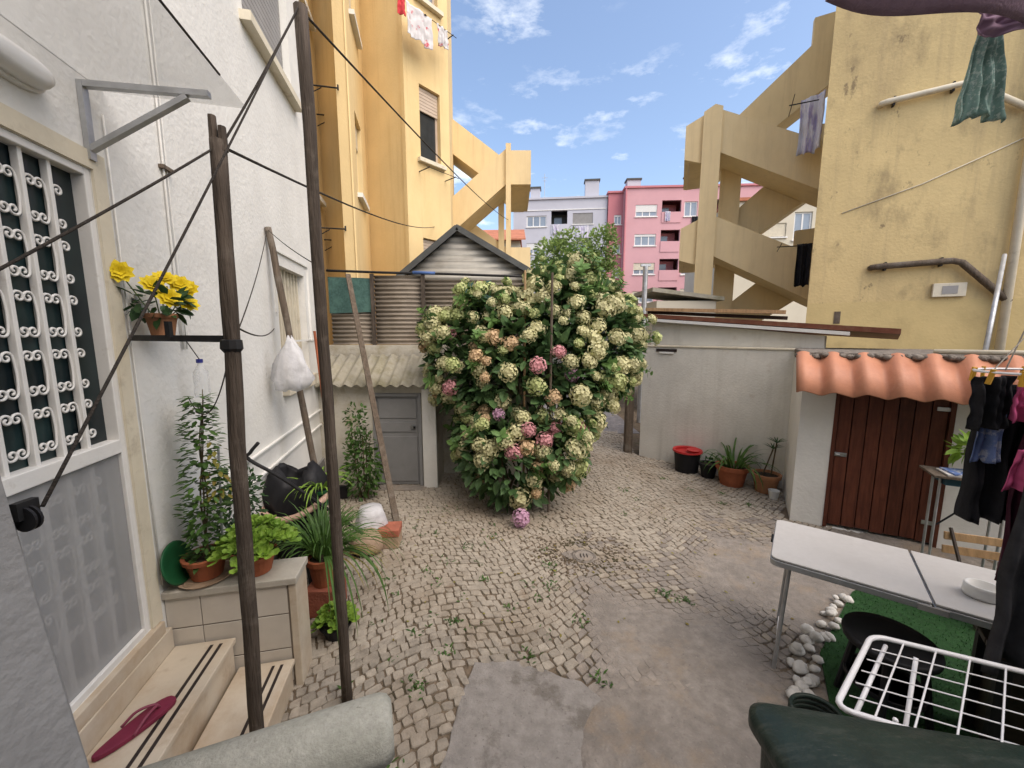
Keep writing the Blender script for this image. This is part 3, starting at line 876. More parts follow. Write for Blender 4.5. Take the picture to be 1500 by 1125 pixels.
# --- bulkhead lamp and clear canopy over the door
lm = thing('wall_lamp', 'oval white bulkhead lamp on the wall above the door', 'lamp', tuple(LW.pt(1.55, 3.06, 0)))
c = LW.pt(1.53, 3.06, 0)
m = MB()
for (off, k) in ((0.0, 1.0), (0.03, 1.0), (0.034, 0.94)):
    pass
def oval(off, L_, H_):
    r = []
    for k in range(24):
        a = 2 * math.pi * k / 24
        ex = math.copysign(abs(math.cos(a)) ** 0.6, math.cos(a)); ez = math.copysign(abs(math.sin(a)) ** 0.8, math.sin(a))
        r.append(LW.pt(1.53 + L_ * ex, 3.06 + H_ * ez, off))
    return r
def loft(mb, rings):
    o = len(mb.v); n = len(rings[0])
    for r in rings: mb.v += [tuple(p) for p in r]
    for i in range(len(rings) - 1):
        for k in range(n):
            mb.f.append((o + i * n + k, o + i * n + (k + 1) % n, o + (i + 1) * n + (k + 1) % n, o + (i + 1) * n + k))
    mb.f.append(tuple(o + k for k in range(n))[::-1]); mb.f.append(tuple(o + (len(rings) - 1) * n + k for k in range(n)))
m = MB(); loft(m, [oval(0.001, 0.165, 0.062), oval(0.02, 0.165, 0.062), oval(0.024, 0.155, 0.055)]); m.build('base', 'white_plastic', lm)
m = MB(); loft(m, [oval(0.02, 0.15, 0.052), oval(0.05, 0.148, 0.05), oval(0.072, 0.135, 0.04), oval(0.08, 0.11, 0.022)]); m.build('diffuser', 'white_plastic', lm, smooth=True)

cn = thing('door_canopy', 'clear plastic canopy on a grey metal bracket over the door', 'canopy', tuple(LW.pt(1.2, 3.2, 0.3)))
for sb in (1.885, 0.25):
    m = MB(); m.beam(LW.pt(sb, 2.86, 0.012), LW.pt(sb, 3.18, 0.012), 0.035, 0.02, up=LW.n)
    m.beam(LW.pt(sb, 3.17, 0.0), LW.pt(sb, 3.185, 0.50), 0.03, 0.025)
    m.beam(LW.pt(sb, 2.90, 0.01), LW.pt(sb, 3.165, 0.41), 0.03, 0.022)
    m.build('bracket', 'galvanised', cn)
m = MB(); m.extrude([LW.pt(sb2, z, o) for sb2, z, o in ((0.1, 3.215, 0.0), (2.02, 3.215, 0.0), (2.02, 3.205, 0.60), (0.1, 3.205, 0.60))], (0, 0, 0.006)); m.build('sheet', 'canopy_sheet', cn)
m = MB(); m.tube([LW.pt(0.1, 3.21, 0.60), LW.pt(1.6, 3.206, 0.602), LW.pt(1.75, 3.204, 0.603)], 0.005, 6); m.build('edge_strip', 'rope', cn)

# --- tapered grey pier close to the camera, with a pulley
def pier():
    t = thing('plaster_pier', 'rough grey plaster pier at the near left edge', 'pier', (-1.0, 0.45, 0))
    m = MB()
    z0, z1 = 0.0, 3.4
    def xr(z): return -0.575 - 0.121 * z
    lo = [(-1.7, 0.30), (xr(z0), 0.30), (xr(z0), 0.58), (-1.7, 0.58)]
    n = 12
    rings = []
    for k in range(n + 1):
        z = z0 + (z1 - z0) * k / n
        rings.append([Vector((-1.5, 0.25, z)), Vector((xr(z) - 0.02, 0.25, z)), Vector((xr(z), 0.27, z)), Vector((xr(z) + 0.004 * math.sin(z * 7), 0.585, z)), Vector((xr(z) - 0.02, 0.60, z)), Vector((-1.5, 0.60, z))])
    loft(m, rings)
    m.build('shaft', 'grey_plaster', t)
    return t
pier()
pu = thing('pulley', 'black plastic clothesline pulley fixed to the grey pier', 'pulley', (-0.79, 0.595, 1.79))
m = MB()
for dy, r in ((0.0, 0.021), (0.004, 0.016), (0.008, 0.021)):
    m.tube([(-0.803, 0.604 + dy, 1.795), (-0.803, 0.6078 + dy, 1.795)], r, 18)
m.build('wheel', 'black_plastic', pu)
m = MB(); m.box((-0.806, 0.612, 1.81), (0.012, 0.030, 0.03)); m.build('bracket', 'iron_black', pu)

# ------------------------------------------------------------------ yellow apartment house on the left, saw-tooth front
yb = thing('yellow_apartment_house', 'tall yellow apartment house with stepped front behind the white house', 'building', (-3.0, 8.5, 0))
PLAN = [(-3.33, 6.6), (-3.60, 7.85), (-2.69, 7.0), (-3.08, 8.8), (-2.07, 8.2), (-1.35, 9.03), (-1.9, 13.5), (-9, 13.5), (-9, 6.6)]
HZ = 14.5
segs = []
for i in range(5):
    wl = Wall(PLAN[i], PLAN[i + 1], 1)
    mid = (Vector(PLAN[i] + (0,)) + Vector(PLAN[i + 1] + (0,))) / 2
    if wl.n.dot(Vector((0, 0, 0)) - mid) < 0: wl.n = -wl.n
    segs.append(wl)
A1, A2, B1, B2, CC = segs
FL = 2.95
zw = [1.55 + FL * k for k in range(4)]     # window sill heights
m = MB()
hA = [(0.35, 0.95, z, z + 1.45) for z in zw]
hB = [(0.45, 1.15, z + 0.1, z + 1.5) for z in zw]
cl = CC.len
hC = [(0.33, 0.33 + 0.52, z + 1.12, z + 2.52) for z in zw]
A1.holed(m, 0, A1.len, 0, HZ, hA, 0.2)
m.quad(A2.pt(0, 0), A2.pt(A2.len, 0), A2.pt(A2.len, HZ), A2.pt(0, HZ))
B1.holed(m, 0, B1.len, 0, HZ, hB, 0.2)
m.quad(B2.pt(0, 0), B2.pt(B2.len, 0), B2.pt(B2.len, HZ), B2.pt(0, HZ))
CC.holed(m, 0, CC.len, 0, HZ, hC, 0.2)
for i in range(5, 9):
    a, b = PLAN[i], PLAN[(i + 1) % 9]
    m.quad((a[0], a[1], 0), (b[0], b[1], 0), (b[0], b[1], HZ), (a[0], a[1], HZ))
m.add([(x, y, HZ) for x, y in PLAN], [tuple(range(9))])
m.build('wall', 'yellow_wall', yb)
for h in hA: A1.window(yb, *h, depth=0.1, frame='white_paint', pane='dark_glass', mull=0, sill='white_plaster', shutter=0.55, shut_mat='shutter_beige')
for k, h in enumerate(hB): B1.window(yb, *h, depth=0.1, frame='white_paint', pane='dark_glass', mull=0, sill='white_plaster', shutter=0.3 if k % 2 else 0.7, shut_mat='cream_paint')
for k, h in enumerate(hC): CC.window(yb, *h, depth=0.1, frame='shutter_beige', pane='sky_glass' if k == 2 else 'dark_glass', mull=0, sill='cream_paint', shutter=0.32 if k == 1 else (0.05 if k == 2 else 0.6), shut_mat='shutter_beige')
# pilaster strips at the creases
m = MB(); A2.slab(m, A2.len - 0.10, A2.len - 0.001, 0, HZ - 0.01, 0.0, 0.03); m.build('pilaster', 'yellow_wall', yb)
m = MB(); B2.slab(m, B2.len - 0.09, B2.len - 0.001, 0, HZ - 0.01, 0.0, 0.025); m.build('pilaster', 'yellow_wall', yb)
# iron drying arms below the windows
for z in (1.75, 3.85, 6.05):
    for s in (0.2, 1.1):
        m = MB(); a = A1.pt(s, z, 0); b = A1.pt(s, z, 0.55)
        m.tube([a, b], 0.012, 6); m.tube([A1.pt(s, z - 0.2, 0), A1.pt(s, z - 0.02, 0.3)], 0.008, 6); m.tube([b - Vector((0, 0, 0.03)), b + Vector((0, 0, 0.05))], 0.014, 6)
        m.build('drying_arm', 'iron_black', yb)
for z in (5.35, 8.05):
    m = MB()
    for s in (0.28, 0.95): m.tube([CC.pt(s, z, 0), CC.pt(s, z, 0.35)], 0.010, 6)
    m.tube([CC.pt(0.2, z, 0.33), CC.pt(1.05, z, 0.33)], 0.006, 6)
    m.build('drying_rail', 'iron_black', yb)

# ------------------------------------------------------------------ laundry helper: a folded sheet of cloth hung from its top edge
def cloth(name, label, cat, a, b, drop, material, folds=3, amp=0.03, taper=0.0, wav=0.0, group=None, nrm=None, seed=0, nx=36, nz_=24, parent=None, hem=0.02):
    """a, b: ends of the top edge; drop: length; taper widens (+) or narrows (-) towards the hem"""
    rg = random.Random(seed + 3)
    a, b = Vector(a), Vector(b)
    d = b - a
    nrm = Vector(nrm).normalized() if nrm else d.cross(Vector((0, 0, 1))).normalized()
    ph = rg.uniform(0, 6)
    m = MB()
    c = (a + b) / 2
    for j in range(nz_ + 1):
        t = j / nz_
        for i in range(nx + 1):
            s = i / nx - 0.5
            w = 1 + taper * t
            f = amp * (0.45 + 0.55 * t) * (math.sin(folds * 6.283 * (s + 0.5) + ph) + 0.45 * math.sin(folds * 2.6 * 6.283 * s + ph * 2)) + amp * 0.8 * noise.noise(Vector((s * 5, t * 5, seed * 3.3)))
            w *= 1 + 0.10 * noise.noise(Vector((0.3 if s > 0 else 7.0, t * 3.0, seed * 1.7)))
            p = c + d * (s * w) + nrm * f + Vector((0, 0, -drop * t * (1 + 0.07 * noise.noise(Vector((s * 4, 2.0, seed * 2.1))))))
            p.z += wav * (s * s) * 4 * t
            m.v.append(tuple(p))
    for j in range(nz_):
        for i in range(nx):
            q = j * (nx + 1) + i
            m.f.append((q, q + 1, q + nx + 2, q + nx + 1))
    if parent is not None:
        return m.build(name, material, parent, smooth=True, solid=0.004)
    o = m.build(name, material, loc=c, smooth=True, solid=0.004)
    return tag(o, label, cat, group)

a = CC.pt(0.15, 7.35, 0.335); b = CC.pt(0.55, 7.35, 0.335)
cloth('garment', 'white cloth with red print hanging high on the yellow house', 'laundry', CC.pt(-0.15, 8.05, 0.34), CC.pt(0.42, 8.05, 0.34), 0.55, 'cloth_floral', 2, 0.03, seed=1)
cloth('garment', 'small red cloth hanging at the left end of the high rail', 'laundry', CC.pt(-0.32, 8.1, 0.34), CC.pt(-0.17, 8.1, 0.34), 0.34, 'cloth_red', 1, 0.03, seed=2)
cloth('garment', 'small pink printed cloth hanging below the high blue window', 'laundry', CC.pt(0.55, 8.05, 0.34), CC.pt(0.8, 8.05, 0.34), 0.36, 'cloth_floral', 2, 0.03, seed=5)

# ------------------------------------------------------------------ outdoor concrete stairs
ls = thing('concrete_stair', 'yellow zigzag concrete stair behind the left yellow house', 'staircase', (-0.5, 11.6, 0))
Y0 = 11.4
def quadp(mb, pts, y, w):
    return mb.extrude([(x, y, z) for x, z in pts], (0, w, 0))
SP = 2.56
for k in range(3):
    zl = 7.05 - SP * k
    # front flight: rises to the landing on the right
    m = MB(); quadp(m, [(-2.2, zl - 1.66), (-0.15, zl + 0.06), (-0.15, zl - 0.86), (-2.2, zl - 2.60)], Y0, 0.13); m.build('front_parapet', 'stair_concrete', ls)
    m = MB(); quadp(m, [(-2.2, zl - 2.40), (-0.15, zl - 0.70), (-0.15, zl - 0.88), (-2.2, zl - 2.58)], Y0 + 0.132, 1.0); m.build('front_flight', 'stair_concrete', ls)
    m = MB()
    quadp(m, [(-0.148, zl), (0.52, zl), (0.52, zl - 0.88), (-0.148, zl - 0.88)], Y0 - 0.01, 0.13)
    quadp(m, [(0.40, zl), (0.52, zl), (0.52, zl - 0.88), (0.40, zl - 0.88)], Y0 + 0.121, 2.3)
    quadp(m, [(-0.148, zl - 0.70), (0.398, zl - 0.70), (0.398, zl - 0.90), (-0.148, zl - 0.90)], Y0 + 0.121, 2.3)
    m.build('landing', 'stair_concrete', ls)
    # rear flight: from the upper floor down to the landing
    m = MB(); quadp(m, [(-2.2, zl + 1.71), (-0.15, zl + 0.22), (-0.15, zl - 0.75), (-2.2, zl + 0.72)], Y0 + 1.2, 0.13)
    quadp(m, [(-2.2, zl + 0.90), (-0.15, zl - 0.58), (-0.15, zl - 0.74), (-2.2, zl + 0.74)], Y0 + 1.332, 0.95); m.build('rear_flight', 'stair_concrete', ls)
m = MB(); quadp(m, [(-0.17, 0), (-0.03, 0), (-0.03, 7.2), (-0.17, 7.2)], Y0 - 0.09, 0.078); m.build('column', 'stair_concrete', ls)
m = MB(); quadp(m, [(-0.42, 0), (-0.24, 0), (-0.24, 6.25), (-0.42, 6.25)], Y0 + 1.11, 0.085); m.build('column', 'stair_concrete', ls)

# right hand stair
rs = thing('concrete_stair', 'yellow zigzag concrete stair beside the weathered yellow wall on the right', 'staircase', (5.26, 11.0, 0))
Y1 = 11.0
SPR = 2.64
for k in range(3):
    zl = 7.85 - SPR * k
    m = MB(); quadp(m, [(5.44, zl), (8.9, zl - 1.80), (8.9, zl - 2.95), (5.44, zl - 1.03)], Y1, 0.15); m.build('front_parapet', 'stair_concrete', rs)
    m = MB(); quadp(m, [(5.44, zl - 0.80), (8.9, zl - 2.7), (8.9, zl - 2.93), (5.44, zl - 1.01)], Y1 + 0.152, 1.0); m.build('front_flight', 'stair_concrete', rs)
    m = MB()
    quadp(m, [(4.62, zl - 0.25), (5.06, zl - 0.05), (5.06, zl - 1.25), (4.62, zl - 1.10)], Y1 + 0.02, 0.12)
    quadp(m, [(4.62, zl - 0.25), (4.74, zl - 0.2), (4.74, zl - 1.13), (4.62, zl - 1.10)], Y1 + 0.142, 2.3)
    quadp(m, [(4.742, zl - 0.92), (5.4, zl - 0.92), (5.4, zl - 1.12), (4.742, zl - 1.12)], Y1 + 0.142, 2.3)
    m.build('landing', 'stair_concrete', rs)
    # rear flight climbs to the right
    m = MB(); quadp(m, [(5.45, zl - 0.14), (7.55, zl + 1.70), (7.55, zl + 2.33), (9.2, zl + 2.42), (9.2, zl + 1.55), (5.45, zl - 1.20)], Y1 + 1.2, 0.14)
    quadp(m, [(5.45, zl - 1.0), (9.2, zl + 1.75), (9.2, zl + 1.57), (5.45, zl - 1.18)], Y1 + 1.342, 1.0); m.build('rear_flight', 'stair_concrete', rs)
m = MB(); quadp(m, [(5.04, 0), (5.48, 0), (5.48, 7.88), (5.30, 7.96), (5.04, 7.82)], Y1 - 0.09, 0.088); m.build('column', 'stair_concrete', rs)
m = MB(); quadp(m, [(5.60, 0), (6.12, 0), (6.12, 7.0), (5.60, 7.0)], Y1 + 1.02, 0.175); m.build('column', 'stair_concrete', rs)

rs.rotation_euler.z = R(-23)
# ------------------------------------------------------------------ weathered yellow building on the right
yr = thing('weathered_yellow_building', 'big windowless yellow wall streaked with grey mould on the right', 'building', (7.5, 8, 0))
BW = Wall((6.06, 8.13), (11.3, 5.24), -1)
if BW.n.y > 0: BW.n = -BW.n
m = MB()
HB = 14
a, b = BW.pt(0, 0), BW.pt(BW.len, 0)
c, d = BW.pt(BW.len, 0, -7), BW.pt(0.0, 0, -2.2)
d2 = Vector((9.3, 10.5, 0)); 
P = [a, b, c, d2]
m.extrude([(p.x, p.y, 0) for p in P], (0, 0, HB))
m.build('wall', 'yellow_old', yr)
m = MB(); BW.slab(m, 0.0, BW.len, 0, 2.69, 0.0, 0.004); m.build('plinth_band', 'yellow_plinth', yr)
def pipe(pts, r, name='pipe', matn='cream_paint', parent=yr):
    m = MB(); m.tube(pts, r, 10); return m.build(name, matn, parent, smooth=True)
def onw(px, py, off):      # point of the photograph's pipe on this wall, given as (s, z)
    return BW.pt(px, py, off)
pipe([onw(0.80, 6.23, -0.05), onw(0.80, 6.23, 0.07), onw(0.88, 6.235, 0.09), onw(1.9, 6.27, 0.09), onw(2.6, 5.7, 0.09)], 0.05, matn='cream_paint')
pipe([onw(0.93, 3.33, -0.05), onw(0.93, 3.33, 0.06), onw(1.0, 3.335, 0.09), onw(2.0, 3.36, 0.09), onw(2.12, 3.32, 0.09), onw(2.75, 2.62, 0.09)], 0.055, matn='wood_grey')
pipe([onw(2.70, 12, 0.09), onw(2.70, 6, 0.09), onw(2.74, 0.5, 0.09)], 0.06)
for (s, z) in ((0.95, 6.23), (1.7, 6.26), (1.1, 3.335), (1.85, 3.355)):
    m = MB(); BW.slab(m, s, s + 0.03, z - 0.075, z + 0.075, 0.0, 0.10); m.build('pipe_clip', 'iron_black', yr)
m = MB(); BW.slab(m, 1.81, 2.24, 2.74, 2.98, 0.004, 0.06); vb = m.build('vent_box', 'cream_paint', yr, bevel=0.01)
m = MB(); BW.slab(m, 1.93, 2.13, 2.79, 2.93, 0.061, 0.066); m.build('vent_grille', 'shutter', vb)
pipe([onw(0.4, 4.4, 0.01), onw(1.5, 4.75, 0.012), onw(3.2, 5.5, 0.01)], 0.009, 'cable', 'cream_paint')
m = MB(); BW.slab(m, 0.45, 0.55, 2.28, 2.52, 0.004, 0.012); m.build('patch', 'wood_grey', yr)
for k, (s, z0) in enumerate(((0.05, 7.2), (0.05, 4.1))):
    m = MB(); m.tube([BW.pt(s, z0, -1.4), BW.pt(s - 0.55, z0 + 0.02, -1.4)], 0.012, 6); m.tube([BW.pt(s - 0.5, z0, -0.9), BW.pt(s - 0.5, z0, -1.9)], 0.008, 6)
    m.build('drying_rail', 'iron_black', yr)
cloth('garment', 'white and purple striped garment hanging at the corner of the right yellow wall', 'laundry', (6.86, 10.0, 7.55), (7.12, 9.6, 7.55), 1.25, 'cloth_white', 2, 0.05, seed=8)
cloth('garment', 'black garment hanging beside the lower flight of the right stair', 'laundry', (6.68, 9.45, 4.15), (6.92, 9.3, 4.15), 0.95, 'cloth_black', 2, 0.05, seed=9)

# ------------------------------------------------------------------ far apartment row
BL = random.Random(14)
def far_block(name, label, p, q, z1, material, holes, depth=10, sill=None, trims=()):
    t = thing(name, label, 'building', (p[0], p[1], 0))
    wl = Wall(p, q, 1)
    if wl.n.y > 0: wl.n = -wl.n
    m = MB(); wl.holed(m, 0, wl.len, 0, z1, [h[:4] for h in holes], 0.3)
    a, b, c, d = wl.pt(0, 0), wl.pt(wl.len, 0), wl.pt(wl.len, 0, -depth), wl.pt(0, 0, -depth)
    for u_, v_ in ((b, c), (c, d), (d, a)):
        m.quad((u_.x, u_.y, 0), (v_.x, v_.y, 0), (v_.x, v_.y, z1), (u_.x, u_.y, z1))
    m.build('wall', material, t)
    m = MB(); m.extrude([wl.pt(-0.1, z1 + 0.003, 0.15), wl.pt(wl.len + 0.1, z1 + 0.003, 0.15), wl.pt(wl.len + 0.1, z1 + 0.003, -depth), wl.pt(-0.1, z1 + 0.003, -depth)], (0, 0, 0.18))
    m.build('roof', 'far_grey' if material == 'far_grey' else ('roof_tile' if material == 'far_cream' else 'far_rose'), t)
    for h in holes:
        if h[4] == 'w':
            wl.window(t, *h[:4], depth=0.08, frame='white_paint', pane='sky_glass', mull=2 if h[1] - h[0] > 1.6 else 1, fr=0.09, sill='white_paint', shutter=BL.choice((0, 0, 0.2, 0.35, 0.6, 0.95)), shut_mat=BL.choice(('white_paint', 'cream_paint', 'shutter')))
        else:
            m = MB()
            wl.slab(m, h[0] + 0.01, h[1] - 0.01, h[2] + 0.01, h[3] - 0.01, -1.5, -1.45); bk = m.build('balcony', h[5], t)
            m = MB(); wl.slab(m, h[0], h[1], h[2] - 0.02, h[2] + 1.0, -0.02, 0.06); m.build('balcony_parapet', material, bk)
            m = MB(); wl.slab(m, h[0] + 0.3, h[0] + 1.1, h[2] + 0.1, h[3] - 0.3, -1.44, -1.40); m.build('balcony_door', 'sky_glass', bk)
    return t, wl
gh = []
for k in range(5):
    z = 13.04 - 2.72 * k
    gh += [(1.4, 3.45, z, z + 1.1, 'w'), (6.15, 8.2, z + 0.15, z + 1.25, 'w')]
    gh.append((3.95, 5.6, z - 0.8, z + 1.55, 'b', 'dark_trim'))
gt, gw = far_block('grey_apartment_block', 'pale blue grey apartment block far behind the hydrangea', (0.14, 42.6), (9.7, 41.6), 15.7, 'far_grey', gh)
for (x0, x1, zt) in ((1.75, 2.75, 17.2), (7.4, 8.8, 17.75)):
    m = MB(); gw.slab(m, x0, x1, 15.88, zt - 0.15, -1.5, -0.6); ch = m.build('chimney', 'far_grey', gt)
    m = MB(); gw.slab(m, x0 - 0.1, x1 + 0.1, zt - 0.15, zt, -1.6, -0.5); m.build('chimney_cap', 'dark_trim', ch)
m = MB(); gw.slab(m, 3.9, 6.3, 15.9, 16.35, -3.0, -2.0); m.build('roof_box', 'white_paint', gt)
m = MB(); gw.slab(m, 0, 9.5, 14.62, 14.70, 0.0, 0.06); m.build('cornice', 'white_paint', gt)
m = MB(); m.tube([gw.pt(3.2, 15.8, -1), gw.pt(3.2, 18.6, -1)], 0.03, 6); m.tube([gw.pt(2.9, 18.2, -1), gw.pt(3.5, 18.2, -1)], 0.02, 6); m.tube([gw.pt(3.0, 17.9, -1), gw.pt(3.4, 17.9, -1)], 0.02, 6); m.build('aerial', 'galvanised', gt)
sh = []
for z in (12.97, 10.12, 7.75, 4.6): sh.append((0.62, 1.35, z, z + 0.95, 'w'))
far_block('rose_apartment_block', 'narrow dusky rose apartment block between the grey and pink ones', (9.72, 41.3), (11.2, 41.2), 16.0, 'far_rose', sh)
ph = []
for k in range(5):
    z = 13.48 - 2.78 * k
    ph += [(1.05, 3.15, z, z + 1.12, 'w'), (5.75, 7.0, z - 0.05, z + 1.35, 'w'), (11.0, 12.6, z, z + 1.3, 'w')]
    ph.append((3.6, 5.45, z - 0.6, z + 1.5, 'b', 'far_rose'))
    ph.append((8.2, 10.2, z - 0.6, z + 1.5, 'b', 'far_rose'))
pt_, pw_ = far_block('pink_apartment_block', 'bright pink apartment block with recessed balconies in the far row', (11.15, 40.4), (24.8, 39.6), 16.15, 'far_pink', ph)
for (x0, x1, zt) in ((0.3, 1.6, 17.3), (6.1, 7.1, 17.6)):
    m = MB(); pw_.slab(m, x0, x1, 16.33, zt - 0.15, -1.5, -0.6); ch = m.build('chimney', 'far_grey', pt_)
    m = MB(); pw_.slab(m, x0 - 0.1, x1 + 0.1, zt - 0.15, zt, -1.6, -0.5); m.build('chimney_cap', 'dark_trim', ch)
m = MB(); m.tube([pw_.pt(0.06, 0, 0.08), pw_.pt(0.06, 16.1, 0.08)], 0.09, 8); m.build('downpipe', 'far_rose', pt_)
# laundry of the far balconies
for i, (wl, s, z, w_, h_, mt, lb) in enumerate(((gw, 4.1, 13.2, 0.7, 0.9, 'cloth_white', 'pale washing on the balcony of the far grey block'), (gw, 6.5, 13.0, 1.3, 1.2, 'cloth_white', 'white sheets hung under a window of the far grey block'), (pw_, 3.9, 13.9, 0.5, 0.9, 'cloth_white', 'pale washing on the top balcony of the pink block'), (pw_, 6.5, 13.4, 0.6, 0.8, 'cloth_black', 'dark washing under a top window of the pink block'))):
    cloth('garment', lb, 'laundry', wl.pt(s, z, 0.12), wl.pt(s + w_, z, 0.12), h_, mt, 2, 0.04, seed=20 + i)
cr = [(1.9, 3.2, 7.8, 8.6, 'w'), (3.6, 4.6, 7.6, 9.2, 'w'), (1.9, 3.2, 5.0, 5.8, 'w'), (4.9, 5.9, 7.4, 9.0, 'w')]
far_block('cream_house', 'cream house seen through the flights of the right stair', (13.2, 24.6), (20.5, 23.8), 9.9, 'far_cream', cr, 8)
far_block('red_roofed_house', 'distant low house with a red roof behind the left stair', (-6.0, 30.5), (0.6, 30.2), 8.9, 'far_cream', [(4.0, 5.0, 5.5, 6.6, 'w')], 8)
rh = bpy.data.objects['red_roofed_house']
m = MB(); m.extrude([(-6.4, 29.9, 8.95), (1.0, 29.6, 8.95), (1.0, 29.6, 8.85), (-6.4, 29.9, 8.85)], (0, 3.5, 1.5)); m.build('tiled_roof', 'roof_tile', rh)

# ------------------------------------------------------------------ shed with the grey door
sd = thing('grey_door_shed', 'small shed with grey metal door and wavy roof edge behind the poles', 'shed', (-1.6, 5.15, 0))
m = MB()
fw = Wall((-2.62, 5.15), (-1.02, 5.15), 1)
if fw.n.y > 0: fw.n = -fw.n
DS = (0.74, 1.40, 0.0, 1.30)
fw.holed(m, 0, fw.len, -0.03, 1.40, [DS], 0.12)
m.quad((-1.02, 5.15, -0.03), (-1.02, 5.62, -0.03), (-1.02, 5.62, 1.62), (-1.02, 5.15, 1.40))
m.build('wall', 'shed_wall', sd)
m = MB()
fw.slab(m, 0.742, 0.785, 0.0, 1.298, -0.06, 0.012); fw.slab(m, 1.355, 1.398, 0.0, 1.298, -0.06, 0.012); fw.slab(m, 0.785, 1.355, 1.255, 1.298, -0.06, 0.012)
dr = m.build('door', 'grey_door', sd, bevel=0.003)
m = MB(); fw.slab(m, 0.787, 1.353, 0.02, 1.25, -0.05, -0.03); m.build('leaf', 'grey_door', dr)
for (a, b) in ((0.06, 0.70), (0.76, 0.90), (0.95, 1.22)):
    m = MB(); fw.slab(m, 0.815, 1.325, a, b, -0.029, -0.018); m.build('panel', 'grey_door', dr, bevel=0.006)
m = MB(); fw.slab(m, 1.245, 1.315, 0.80, 0.85, -0.017, -0.004); m.build('lock', 'metal', dr)
m = MB(); fw.slab(m, 1.285, 1.31, 0.81, 0.845, -0.003, 0.014); m.build('handle', 'iron_black', dr)
m = MB(); fw.slab(m, 1.42, 1.60, -0.03, 1.36, 0.002, 0.05); m.build('pillar', 'white_plaster', sd)
m = MB(); fw.slab(m, 0.70, 1.45, -0.03, 0.012, 0.002, 0.16); m.build('door_step', 'cement', sd)
def corr_sheet(a, b, c, d, nwave, amp, th, npw=8):
    """corrugated sheet, a-b along the waves' crest-to-crest direction (top), d-c the bottom edge"""
    a, b, c, d = map(Vector, (a, b, c, d))
    nr = (b - a).cross(d - a).normalized()
    if nr.z < 0: nr = -nr
    m = MB(); n = nwave * npw
    for i in range(n + 1):
        t = i / n
        h = amp * math.cos(2 * math.pi * nwave * t)
        for (p, q) in ((a, b), (d, c)):
            m.v.append(tuple(p + (q - p) * t + nr * h)); m.v.append(tuple(p + (q - p) * t + nr * (h - th)))
    for i in range(n):
        o = i * 4
        m.f += [(o, o + 2, o + 6, o + 4), (o + 1, o + 5, o + 7, o + 3), (o + 2, o + 3, o + 7, o + 6), (o, o + 4, o + 5, o + 1)]
    m.f += [(0, 1, 3, 2), (n * 4, n * 4 + 2, n * 4 + 3, n * 4 + 1)]
    return m
corr_sheet((-2.60, 5.60, 1.78), (-0.98, 5.60, 1.78), (-0.98, 4.98, 1.42), (-2.60, 4.98, 1.42), 11, 0.022, 0.007).build('roof_sheet', 'fibre_cement', sd, smooth=True)

# retaining wall above it and the corrugated fence on top
rw = thing('mossy_wall', 'old mossy plaster wall carrying the corrugated fence', 'wall', (-1.2, 5.75, 0))
m = MB(); m.box((-1.15, 5.78, 0.955), (3.1, 0.24, 1.93)); m.build('wall_body', 'shed_wall', rw)
fe = thing('corrugated_fence', 'brown corrugated metal fence panels with dark posts above the shed', 'fence', (-1.2, 5.76, 1.92))
def hcorr(x0, x1, z0, z1, y, nw, amp, name, matn, parent):
    """sheet with horizontal ridges"""
    m = MB(); n = nw * 6
    for i in range(n + 1):
        t = i / n
        yy = y - amp * math.cos(2 * math.pi * nw * t)
        z = z0 + (z1 - z0) * t
        m.v += [(x0, yy, z), (x1, yy, z), (x0, yy + 0.006, z), (x1, yy + 0.006, z)]
    for i in range(n):
        o = i * 4
        m.f += [(o, o + 1, o + 5, o + 4), (o + 2, o + 6, o + 7, o + 3), (o, o + 4, o + 6, o + 2), (o + 1, o + 3, o + 7, o + 5)]
    m.f += [(0, 2, 3, 1), (n * 4, n * 4 + 1, n * 4 + 3, n * 4 + 2)]
    return m.build(name, matn, parent, smooth=True)
hcorr(-2.65, -2.02, 1.93, 2.86, 5.80, 15, 0.016, 'panel', 'corrugated_old', fe)
hcorr(-2.00, -1.30, 1.93, 2.92, 5.79, 16, 0.016, 'panel', 'corrugated_old', fe)
hcorr(-1.27, 0.20, 1.93, 2.86, 5.80, 15, 0.016, 'panel', 'corrugated_old', fe)
for x in (-2.02, -1.285, 0.2):
    m = MB(); m.box((x, 5.755, 2.43), (0.05, 0.04, 1.02)); m.build('post', 'wood_post', fe)
m = MB(); m.quad((-2.66, 5.765, 2.38), (-2.05, 5.765, 2.40), (-2.05, 5.765, 2.88), (-2.66, 5.765, 2.90)); m.build('mesh_screen', 'green_mesh', fe, solid=0.004)
m = MB(); m.quad((-0.75, 5.76, 2.45), (-0.3, 5.76, 2.47), (-0.3, 5.76, 2.85), (-0.75, 5.76, 2.80)); m.build('mesh_screen', 'green_mesh', fe, solid=0.004)
m = MB(); m.tube(smooth_curve([(-2.66, 5.74, 2.985), (-1.8, 5.735, 2.955), (-1.25, 5.735, 2.945), (0.2, 5.74, 2.90)], 5), 0.018, 7); m.build('top_rail', 'iron_black', fe, smooth=True)
m = MB(); m.tube([(-1.42, 5.73, 2.955), (-1.1, 5.73, 2.945)], 0.024, 7); m.build('rail_sleeve', 'blue_tube', fe, smooth=True)

